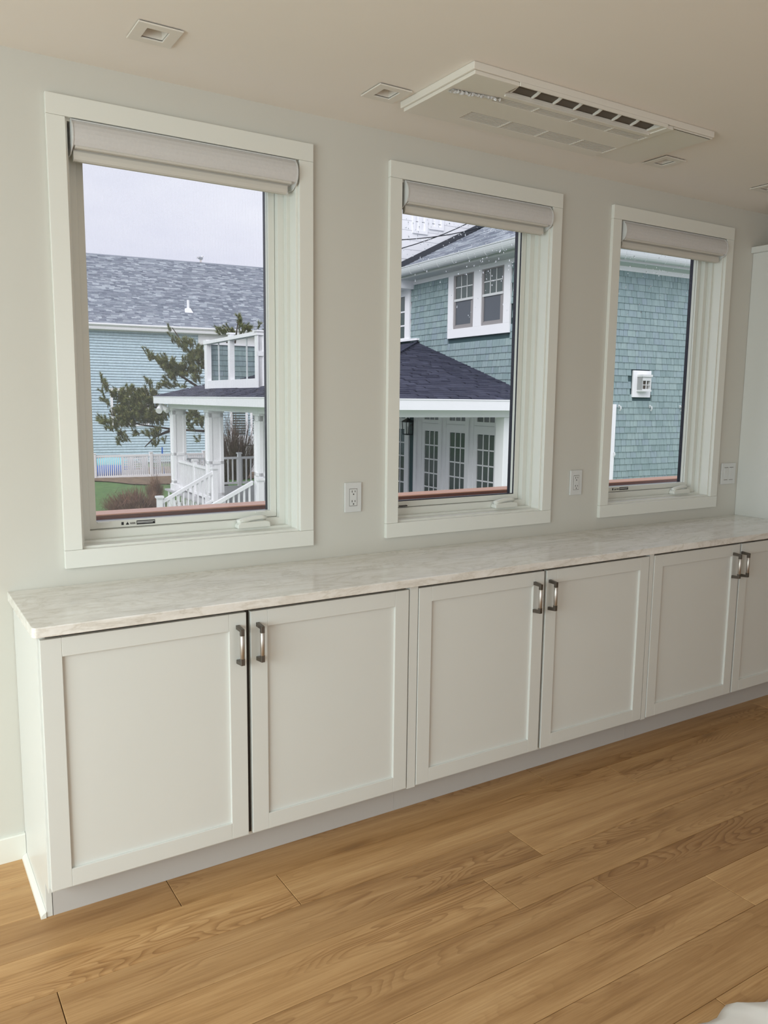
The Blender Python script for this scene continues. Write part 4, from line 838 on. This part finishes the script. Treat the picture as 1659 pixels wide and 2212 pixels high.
for i, (side, t, e, zb, r) in enumerate(cand):
    w = e-t; m = shingle_mesh(side, w); loc = (t, 0, zb) if side == 'f' else (0, t, zb)
    dz = random.uniform(-0.003, 0.003)
    if i < 300:
        k = (side, round(w, 3))
        if k not in smd: smd[k] = m.mesh('shingle', 'teal')
        place('shingle', smd[k], hb, (loc[0], loc[1], loc[2]+dz))
    else: rest.add([(x+loc[0], y+loc[1], z+loc[2]+dz) for x, y, z in m.v], m.f)
ro = rest.build('shingle_siding', 'teal', hb); ro['kind'] = 'stuff'
# eaves, gutters and main roof
PB(MB().box(-0.02, 9.0, -0.035, 0.0, 4.50, 4.60), 'frieze', 'white'); PB(MB().box(-0.035, 0.0, -0.035, 4.75, 4.50, 4.60), 'frieze', 'white')
PB(MB().box(-0.45, 9.0, -0.45, 0.02, 4.60, 4.66).box(-0.45, 0.02, 0.02, 4.75, 4.60, 4.66), 'soffit', 'soffit')
PB(MB().box(-0.45, 9.0, -0.46, -0.45, 4.66, 4.84), 'fascia', 'white'); PB(MB().box(-0.46, -0.45, -0.46, 4.6, 4.66, 4.84), 'fascia', 'white')
def halfround(n=12, r=0.10, q=0.185): return [(r*math.cos(PI+PI*i/n), q*math.sin(PI+PI*i/n)) for i in range(n+1)]
hr = halfround(); inner = [(p*0.9, q*0.9) for p, q in reversed(hr)]
GZ = 4.822
PB(MB().extrude([(-0.56+p, GZ+q) for p, q in hr]+[(-0.56+p, GZ+q) for p, q in inner], 'x', -0.56, 9.0).box(-0.66, 9.0, -0.672, -0.652, GZ-0.01, GZ+0.012), 'gutter', 'gutter')
PB(MB().extrude([(-0.56+p, GZ+q) for p, q in hr]+[(-0.56+p, GZ+q) for p, q in inner], 'y', -0.56, 4.6).box(-0.672, -0.652, -0.66, 4.6, GZ-0.01, GZ+0.012), 'gutter', 'gutter')
for i in range(8): y = 0.1+0.62*i; PB(MB().extrude([(-0.56+p*1.06, GZ+q*1.06) for p, q in hr]+[(-0.56+p, GZ+q) for p, q in reversed(hr)], 'y', y, y+0.012), 'gutter_bracket', 'gutter')
for i in range(9): x = 0.3+0.62*i; PB(MB().extrude([(-0.56+p*1.06, GZ+q*1.06) for p, q in hr]+[(-0.56+p, GZ+q) for p, q in reversed(hr)], 'x', x, x+0.012), 'gutter_bracket', 'gutter')
e0 = 4.86
PB(MB().add([(-0.5, -0.5, e0), (-0.5, 4.6, e0), (3.0, 4.6, e0+1.75), (3.0, 3.0, e0+1.75), (9.0, -0.5, e0), (9.0, 3.0, e0+1.75), (-0.5, -0.5, e0-0.03), (-0.5, 4.6, e0-0.03), (3.0, 4.6, e0+1.70), (9, -0.5, e0-0.03)],
           [(0, 1, 2, 3), (0, 3, 5, 4), (0, 6, 7, 1), (1, 7, 8, 2), (0, 4, 9, 6)]), 'roof', 'roofgrey')
rs = MB(); r = 0
while r*0.13 < 3.4:
    x0 = -0.5+0.13*r; x1 = x0+0.145; y = x0; 
    while y < 4.58:
        w = random.uniform(0.2, 0.4); y2 = min(y+w, 4.58); rs.add([(x0, y, e0+0.5*(x0+0.5)+0.018), (x0, y2, e0+0.5*(x0+0.5)+0.018), (x1, y2, e0+0.5*(x1+0.5)+0.003), (x1, y, e0+0.5*(x1+0.5)+0.003), (x0, y, e0+0.5*(x0+0.5)), (x0, y2, e0+0.5*(x0+0.5))], [(0, 1, 2, 3), (0, 4, 5, 1)]); y = y2+0.004
    r += 1
so = rs.build('roof_shingles', 'roofgrey', hb); so['kind'] = 'stuff'
# white upper storey behind the main roof, with dark step flashing
PB(MB().box(-0.42, 6.0, 4.62, 11.0, 4.4, 8.4), 'upper_wall', 'white')
for i in range(1, 20): PB(MB().box(-0.425, 6.0, 4.605, 4.621, 4.9+0.24*i, 5.125+0.24*i), 'clapboard', 'white')
PB(MB().add([(-0.52, 4.48, e0-0.0), (3.0, 4.48, e0+1.76), (3.0, 4.60, e0+1.90), (-0.52, 4.60, e0+0.14), (-0.52, 4.62, e0-0.0), (3.0, 4.62, e0+1.76)], [(0, 1, 2, 3), (3, 2, 5, 4), (0, 3, 4), (1, 5, 2)]), 'step_flashing', 'roofblack')
for a in (-0.02, 0.48): simple_window(hb, a, a+0.29, 5.88+0.3*a, 6.9, 'screenpane', 0.08, mull=a+0.145, y=4.60)
for (p, q) in (((-1.1, 4.3, 5.15), (2.6, 4.55, 6.75)), ((-1.1, 4.3, 5.45), (2.9, 4.55, 6.45))):
    P0, P1 = Vector(p), Vector(q); pts = [P0.lerp(P1, t/8)-Vector((0, 0, 0.12*math.sin(PI*t/8))) for t in range(9)]
    PB(MB().tube(pts, 0.012, 6), 'cable', 'lantern')
# double window over the porch roof (side wall, facing -x)
def ring_x(m, o, i, d0, d1): return m.ring('x', o, i, d0, d1)
PB(MB().box(-0.055, 0.0, 0.545, 2.96, 3.03, 3.245).box(-0.055, 0.0, 2.74, 2.96, 3.245, 4.50).box(-0.055, 0.0, 0.545, 0.775, 3.245, 4.50).box(-0.055, 0.0, 1.605, 1.905, 3.245, 4.50), 'window_casing', 'white', bevel=0.004)
for a, b in ((1.905, 2.74), (0.775, 1.605)):
    m = MB().mat(0).ring('x', (a, b, 3.245, 4.53), (a+0.075, b-0.075, 3.32, 4.47), -0.03, 0.0)
    m.mat(1).box(-0.040, -0.005, a+0.03, b-0.03, 3.885, 3.94)
    for j in (1, 2): yy = a+0.075+(b-a-0.15)*j/3; m.box(-0.028, -0.008, yy-0.012, yy+0.012, 3.94, 4.47)
    m.box(-0.028, -0.008, a+0.05, b-0.05, 4.195, 4.222)
    wd = m.build('window', ['sashgrey', 'soffit'], hb)
    for j in range(3):
        y0 = a+0.075+(b-a-0.15)*j/3; y1 = a+0.075+(b-a-0.15)*(j+1)/3
        MB().box(-0.017, -0.012, y0, y1, 3.94, 4.2).build('pane', 'pane', wd); MB().box(-0.017, -0.012, y0, y1, 4.22, 4.47).build('pane', 'pane', wd)
    MB().box(-0.012, -0.008, a+0.16, b-0.075, 3.34, 3.885).build('pane', 'screenpane', wd)
    MB().box(-0.011, -0.006, a+0.06, b-0.06, 3.3, 3.9).build('pane_backing', 'sashgrey', wd)
# window further back on the side wall
PB(MB().box(-0.06, 0.0, 4.75, 4.93, 3.13, 4.5).box(-0.05, 0.0, 4.93, 6.2, 4.25, 4.5), 'window_casing', 'white'); PB(MB().box(-0.10, 0.03, 4.30, 6.4, 3.08, 3.135), 'window_sill', 'white')
m = MB().box(-0.045, 0.0, 4.93, 5.02, 3.13, 4.3)
for zz in (3.16, 3.5, 3.86): m.box(-0.035, 0.0, 4.93, 6.0, zz-0.018, zz+0.018)
wd = m.build('window', 'white', hb); MB().box(-0.02, -0.012, 5.02, 6.0, 3.13, 4.3).build('pane', 'pane', wd)
# vent hood, hooks and trim board on the wall facing us
PB(MB().box(3.175, 3.755, -0.05, 0.0, 1.665, 2.285), 'vent_panel', 'white', bevel=0.006)
vh = PB(MB().mat(0).ring('y', (3.30, 3.60, 1.83, 2.16), (3.33, 3.57, 1.86, 2.05), -0.20, -0.05).box(3.29, 3.61, -0.23, -0.05, 2.14, 2.19).box(3.29, 3.61, -0.21, -0.05, 1.80, 1.835).box(3.44, 3.46, -0.195, -0.18, 1.86, 2.05).box(3.33, 3.57, -0.195, -0.18, 1.945, 1.96).box(3.30, 3.318, -0.2, -0.05, 1.83, 2.16).mat(1).box(3.33, 3.57, -0.12, -0.11, 1.86, 2.10), 'vent_hood', ['soffit', 'acdark'])
for x, z in ((2.78, 1.40), (3.79, 1.40), (4.83, 1.40), (2.66, 0.33)):
    PB(MB().tube([(x, -0.02, z+0.06), (x, -0.08, z+0.05), (x, -0.09, z), (x, -0.06, z-0.05)], 0.018, 6).box(x-0.02, x+0.02, -0.03, 0.0, z+0.02, z+0.09), 'hook', 'gutter')
PB(MB().box(2.42, 2.665, -0.06, -0.026, G, 1.50), 'trim_post', 'white')
# ---- porch roof: near slope, side slope, fascia, soffit, beam
pr_ = 0.292; ex0, ey0, ey1, ez = -5.0, -0.574, 12.12, 1.575
zt = ez+5.0*pr_
PB(MB().add([(ex0, ey0, ez-0.02), (0.35, ey0, ez-0.02), (0.35, ey0+5.0, zt-0.02), (0.0, ey0+5.0, zt-0.02), (0.0, ey1-5.0, zt-0.02), (ex0, ey1, ez-0.02), (0.0, ey1, ez-0.02)],
           [(0, 1, 2, 3), (0, 3, 4, 5), (5, 4, 6)]), 'porch_roof', 'roofdark')
ps = MB(); r = 0; st = 0.135
while r*st < 4.95:
    o0 = r*st; o1 = o0+st+0.02; z0 = ez+o0*pr_; z1 = ez+o1*pr_
    x = ex0+o0
    while x < 0.34:                                   # slope facing us
        w = random.uniform(0.16, 0.36); x2 = min(x+w, 0.34); lf = random.choice((0.010, 0.010, 0.022))
        ps.add([(x, ey0+o0, z0+lf), (x2, ey0+o0, z0+lf), (x2, ey0+o1, z1), (x, ey0+o1, z1), (x, ey0+o0, z0-0.012), (x2, ey0+o0, z0-0.012)], [(0, 1, 2, 3), (0, 4, 5, 1)]); x = x2+0.003
    y = ey0+o0
    while y < ey1-o0:                                 # slope facing the side
        w = random.uniform(0.2, 0.4); y2 = min(y+w, ey1-o0); lf = random.choice((0.010, 0.010, 0.022))
        ps.add([(ex0+o0, y, z0+lf), (ex0+o0, y2, z0+lf), (ex0+o1, y2, z1), (ex0+o1, y, z1), (ex0+o0, y, z0-0.012), (ex0+o0, y2, z0-0.012)], [(0, 1, 2, 3), (0, 4, 5, 1)]); y = y2+0.003
    r += 1
so = ps.build('porch_roof_shingles', 'roofdark', hb); so['kind'] = 'stuff'
PB(MB().tube([(ex0, ey0, ez+0.015), (0.0, ey0+5.0, zt+0.015)], 0.035, 6), 'hip_cap', 'roofdark')
PB(MB().box(ex0, 0.35, ey0, ey0+0.04, 1.352, 1.545).box(ex0-0.01, 0.35, ey0-0.012, ey0+0.04, 1.545, 1.568), 'fascia', 'white'); PB(MB().box(ex0, ex0+0.04, ey0+0.04, ey1, 1.352, 1.545).box(ex0-0.012, ex0+0.04, ey0, ey1, 1.545, 1.568), 'fascia', 'white')
PB(MB().box(ex0, ex0+0.04, ey0, ey1, 1.3515, 1.352).box(ex0+0.04, -0.02, ey0+0.04, ey1-0.05, 1.362, 1.372), 'porch_ceiling', 'white')
PB(MB().box(-4.66, -4.20, -0.21, 11.70, 1.205, 1.362), 'beam', 'white'); PB(MB().box(-4.20, -0.02, -0.21, 0.25, 1.205, 1.362), 'beam', 'white')
# ---- columns with recessed panels
FL = -1.352
def column(x0, y0, s=0.40):
    x1, y1 = x0+s, y0+s; m = MB()
    m.box(x0+0.02, x1-0.02, y0+0.02, y1-0.02, FL, 1.20)
    t = 0.085
    for (zz0, zz1) in ((-1.12, -1.04), (-0.25, -0.17), (1.02, 1.14)): m.box(x0, x1, y0, y1, zz0, zz1)
    for (a, b) in ((x0, x0+t), (x1-t, x1)):
        for (c, d) in ((y0, y0+t), (y1-t, y1)): m.box(a, b, c, d, FL, 1.20)
    m.box(x0-0.025, x1+0.025, y0-0.025, y1+0.025, FL, FL+0.20).box(x0-0.02, x1+0.02, y0-0.02, y1+0.02, 1.145, 1.204)
    PB(m, 'column', 'white')
for y in (11.26, 7.58, 3.74, -0.17): column(-4.62, y)
PB(MB().box(-0.66, -0.10, -0.17, 0.12, FL, 1.204), 'pilaster', 'white', bevel=0.01)
PB(MB().box(-4.75, 0.0, -0.30, 12.0, -1.40, FL), 'porch_floor', 'porchfloor')
PB(MB().box(-4.70, -4.66, -0.25, 11.95, G, -1.62).box(-4.70, 0.0, -0.29, -0.25, G, -1.40), 'porch_skirt', 'white')
for i in range(24): y = 0.1+0.5*i; PB(MB().box(-4.705, -4.69, y, y+0.16, -1.62, -1.40), 'skirt_block', 'white')
# ---- railings
balm = MB().box(-0.02, 0.02, -0.02, 0.02, 0.0, 0.80).mesh('baluster', 'white')
def rail(p0, p1, z0, z1, n, posts=()):
    p0, p1 = Vector(p0), Vector(p1); d = (p1-p0); L = d.length; d.normalize(); nrm = Vector((-d.y, d.x, 0))
    def bar(za, zb, w):
        a, b = p0, p1; q = [a-nrm*w, b-nrm*w, b+nrm*w, a+nrm*w]
        return [(v_.x, v_.y, za) for v_ in q]+[(v_.x, v_.y, zb) for v_ in q]
    m = MB()
    fc = [(3, 2, 1, 0), (4, 5, 6, 7), (0, 1, 5, 4), (1, 2, 6, 5), (2, 3, 7, 6), (3, 0, 4, 7)]
    m.add(bar(z1-0.07, z1, 0.045), fc).add(bar(z0, z0+0.07, 0.035), fc); o = PB(m, 'railing', 'white')
    for i in range(n):
        t = (i+0.5)/n; p = p0.lerp(p1, t); b = place('baluster', balm, o, (p.x, p.y, z0+0.07)); b.scale = (1, 1, (z1-z0-0.14)/0.8)
    for t in posts:
        p = p0.lerp(p1, t); MB().box(p.x-0.055, p.x+0.055, p.y-0.055, p.y+0.055, FL, z1+0.10).box(p.x-0.08, p.x+0.08, p.y-0.08, p.y+0.08, z1+0.10, z1+0.14).build('newel_post', 'white', o)
rail((-4.44, 11.26, 0), (-4.44, 7.98, 0), -1.28, -0.395, 28, (0.5,))
rail((-4.44, 3.74, 0), (-4.44, 0.23, 0), -1.28, -0.395, 28)
rail((-4.20, 11.8, 0), (-0.1, 11.8, 0), -1.28, -0.38, 26, (0.46,))
# ---- steps and sloping stair rails
for i in range(4): PB(MB().box(-4.75-0.30*(i+1), -4.75-0.30*i, 3.95, 6.75, G, FL-0.13*(i+1)), 'step', 'porchfloor')
def stair_rail(y, x0, z0, x1, z1):
    m = MB()
    for (o0, o1, w) in ((-0.09, 0.0, 0.045), (-0.80, -0.74, 0.035)):
        m.add([(x0, y-w, z0+o0), (x1, y-w, z1+o0), (x1, y+w, z1+o0), (x0, y+w, z0+o0), (x0, y-w, z0+o1), (x1, y-w, z1+o1), (x1, y+w, z1+o1), (x0, y+w, z0+o1)], [(3, 2, 1, 0), (4, 5, 6, 7), (0, 1, 5, 4), (1, 2, 6, 5), (2, 3, 7, 6), (3, 0, 4, 7)])
    o = PB(m, 'stair_railing', 'white'); n = 11
    for i in range(n):
        t = (i+0.6)/n; x = x0+(x1-x0)*t; z = z0+(z1-z0)*t; b = place('baluster', balm, o, (x, y, z-0.76)); b.scale = (1, 1, 0.70/0.8)
    return o
def newel(o, x, y, zb, zt_):
    MB().box(x-0.065, x+0.065, y-0.065, y+0.065, zb, zt_-0.05).box(x-0.095, x+0.095, y-0.095, y+0.095, zt_-0.05, zt_).box(x-0.075, x+0.075, y-0.075, y+0.075, zt_-0.075, zt_-0.05).build('newel_post', 'white', o)
s1 = stair_rail(6.75, -4.75, -0.325, -6.14, -1.06); newel(s1, -4.75, 6.75, FL, -0.255); newel(s1, -6.20, 6.75, G, -0.95)
s2 = stair_rail(3.98, -4.72, -0.36, -6.14, -1.08); newel(s2, -4.66, 3.62, FL, -0.27); newel(s2, -6.20, 3.98, G, -0.97)
# ---- glazed doors under the porch
def french(y0, y1, yl0, yl1):
    """door unit between y0 and y1 with glass from yl0 to yl1 (y grows away from us)"""
    rows_ = [0.765-0.36*i for i in range(6)]; t = 0.016
    m = MB().ring('x', (y0, y1, -1.34, 0.96), (yl0, yl1, rows_[-1], rows_[0]), -0.03, 0.01)
    cols = [yl0+(yl1-yl0)*j/3 for j in range(4)]
    for c in cols[1:3]: m.box(-0.024, -0.004, c-t, c+t, rows_[-1], rows_[0])
    for z in rows_[1:5]: m.box(-0.024, -0.004, yl0, yl1, z-t, z+t)
    d = PB(m, 'glazed_door', 'white')
    for j in range(3):
        for i in range(5): MB().box(-0.014, -0.010, cols[j]+t, cols[j+1]-t, rows_[i+1]+t, rows_[i]-t).build('pane', 'pane', d)
    tm = MB().ring('x', (y0, y1, 0.965, 1.34), (yl0-0.03, yl1+0.03, 1.055, 1.22), -0.03, 0.01)
    for c in cols[1:3]: tm.box(-0.024, -0.004, c-t, c+t, 1.055, 1.22)
    td = PB(tm, 'transom', 'white')
    for j in range(3): MB().box(-0.014, -0.010, cols[j]+t, cols[j+1]-t, 1.055, 1.22).build('pane', 'pane', td)
french(3.22, 4.07, 3.27, 3.937); french(2.055, 2.94, 2.10, 2.783); french(0.90, 1.78, 0.958, 1.634); french(4.88, 5.75, 4.97, 5.64)
PB(MB().box(-0.09, 0.0, 4.27, 4.40, FL, 1.36).box(-0.045, 0.0, 4.07, 4.27, FL, 1.36), 'door_casing', 'white'); PB(MB().box(-0.09, 0.0, 3.08, 3.22, FL, 1.36).box(-0.045, 0.0, 2.94, 3.08, FL, 1.36), 'door_casing', 'white')
PB(MB().box(-0.09, 0.0, 1.915, 2.055, FL, 1.36).box(-0.045, 0.0, 1.78, 1.915, FL, 1.36), 'door_casing', 'white'); PB(MB().box(-0.09, 0.0, 0.0, 0.90, FL, 1.36), 'door_casing', 'white'); PB(MB().box(-0.06, 0.0, 4.70, 4.88, FL, 1.36), 'door_casing', 'white')
PB(MB().box(-0.02, 0.018, 4.40, 4.70, FL, 1.36), 'siding_strip', 'tealback')
# ---- roof balcony
bz, tz = 1.62, 3.13
BX, BY0, BY1 = -4.25, 4.82, 9.09
PB(MB().box(BX, BX+0.12, BY0, BY1, bz, 2.02), 'balcony_base', 'white'); PB(MB().box(BX, -2.0, BY0, BY0+0.12, bz, tz-0.04), 'balcony_side', 'white')
PB(MB().box(BX-0.01, -2.0, BY0-0.03, BY0, 2.55, 2.66).box(BX+0.14, BX+0.26, BY0-0.025, BY0, bz, tz-0.04).box(BX-0.01, BX+0.02, BY0-0.025, BY0, bz, tz-0.04), 'balcony_panel_trim', 'white')
PB(MB().box(BX, -2.0, BY1-0.12, BY1, bz, 3.04), 'balcony_back', 'tealback')
bs = MB(); z = 2.02; r = 0
while z < 3.0:
    x = BX+0.12-random.uniform(0, .2)
    while x < -2.0:
        w = random.uniform(0.16, 0.34); a = max(x, BX+0.12); bs.add([(a+.002, BY1-0.142, z), (x+w-.002, BY1-0.142, z), (x+w-.002, BY1-0.128, z+0.15), (a+.002, BY1-0.128, z+0.15), (a+.002, BY1-0.12, z), (x+w-.002, BY1-0.12, z)], [(0, 1, 2, 3), (0, 4, 5, 1)]); x += w
    z += 0.148
so = bs.build('balcony_shingles', 'teal', hb); so['kind'] = 'stuff'
PB(MB().box(BX, -2.0, BY1-0.18, BY1+0.03, 3.04, 3.10), 'balcony_cap', 'white')
PB(MB().box(BX-0.03, BX+0.15, BY0-0.04, BY1, tz-0.09, tz).box(BX-0.03, -2.0, BY0-0.04, BY0+0.15, tz-0.04, tz+0.01), 'balcony_cap', 'white')
for y, w in ((BY1-0.24, 0.24), (6.85, 0.15), (BY0, 0.18)):
    PB(MB().box(BX-0.005, BX+0.125, y, y+w, 1.7, tz+(0.06 if w == 0.15 else 0.0)).box(BX-0.03, BX+0.15, y-0.03, y+w+0.03, tz+(0.06 if w == 0.15 else 0.0), tz+(0.10 if w == 0.15 else 0.03)), 'balcony_post', 'white')
for y in (7.95, 5.72): PB(MB().box(BX+0.04, BX+0.07, y-0.02, y+0.02, 2.02, tz-0.09), 'cable_post', 'gutter')
# ---- floodlight under the far porch corner
fl = MB().tube([(-4.85, 11.75, 1.362), (-4.85, 11.75, 1.25)], 0.05, 8).tube([(-4.85, 11.75, 1.26), (-4.98, 11.55, 1.12)], 0.085, 10, 0.10).tube([(-4.85, 11.75, 1.26), (-4.70, 11.55, 1.14)], 0.085, 10, 0.10)
PB(fl, 'floodlight', 'white', smooth=False)
# ---- wall lantern between the doors
ln_ = empty('wall_lantern', (0, 0, 0)); ln_.location = hb.matrix_basis @ Vector((-0.20, 4.52, 0.63)); ln_.rotation_euler = (0, 0, math.radians(-2.7)); tag(ln_, 'black glass-sided lantern on the wall beside the porch doors', 'lantern')
lm = MB().box(-0.10, 0.10, -0.10, 0.10, 0.0, 0.03).ring('z', (-0.115, 0.115, -0.115, 0.115), (-0.08, 0.08, -0.08, 0.08), 0.33, 0.36)
for sx in (-1, 1):
    for sy in (-1, 1): lm.tube([(0.09*sx, 0.09*sy, 0.02), (0.105*sx, 0.105*sy, 0.34)], 0.010, 6)
lm.add([(-0.125, -0.125, 0.355), (0.125, -0.125, 0.355), (0.125, 0.125, 0.355), (-0.125, 0.125, 0.355), (0, 0, 0.45)], [(0, 1, 4), (1, 2, 4), (2, 3, 4), (3, 0, 4), (3, 2, 1, 0)]).tube([(0, 0, 0.43), (0, 0, 0.49)], 0.015, 6)
lm.box(0.09, 0.18, -0.015, 0.015, 0.24, 0.28).box(0.165, 0.185, -0.06, 0.06, 0.12, 0.40).build('lantern_frame', 'lantern', ln_)
MB().box(-0.085, 0.085, -0.085, 0.085, 0.032, 0.33).build('lantern_glass', 'glass', ln_)
MB().tube([(0, 0, 0.03), (0, 0, 0.22)], 0.02, 8).build('candle_tube', 'soffit', ln_)
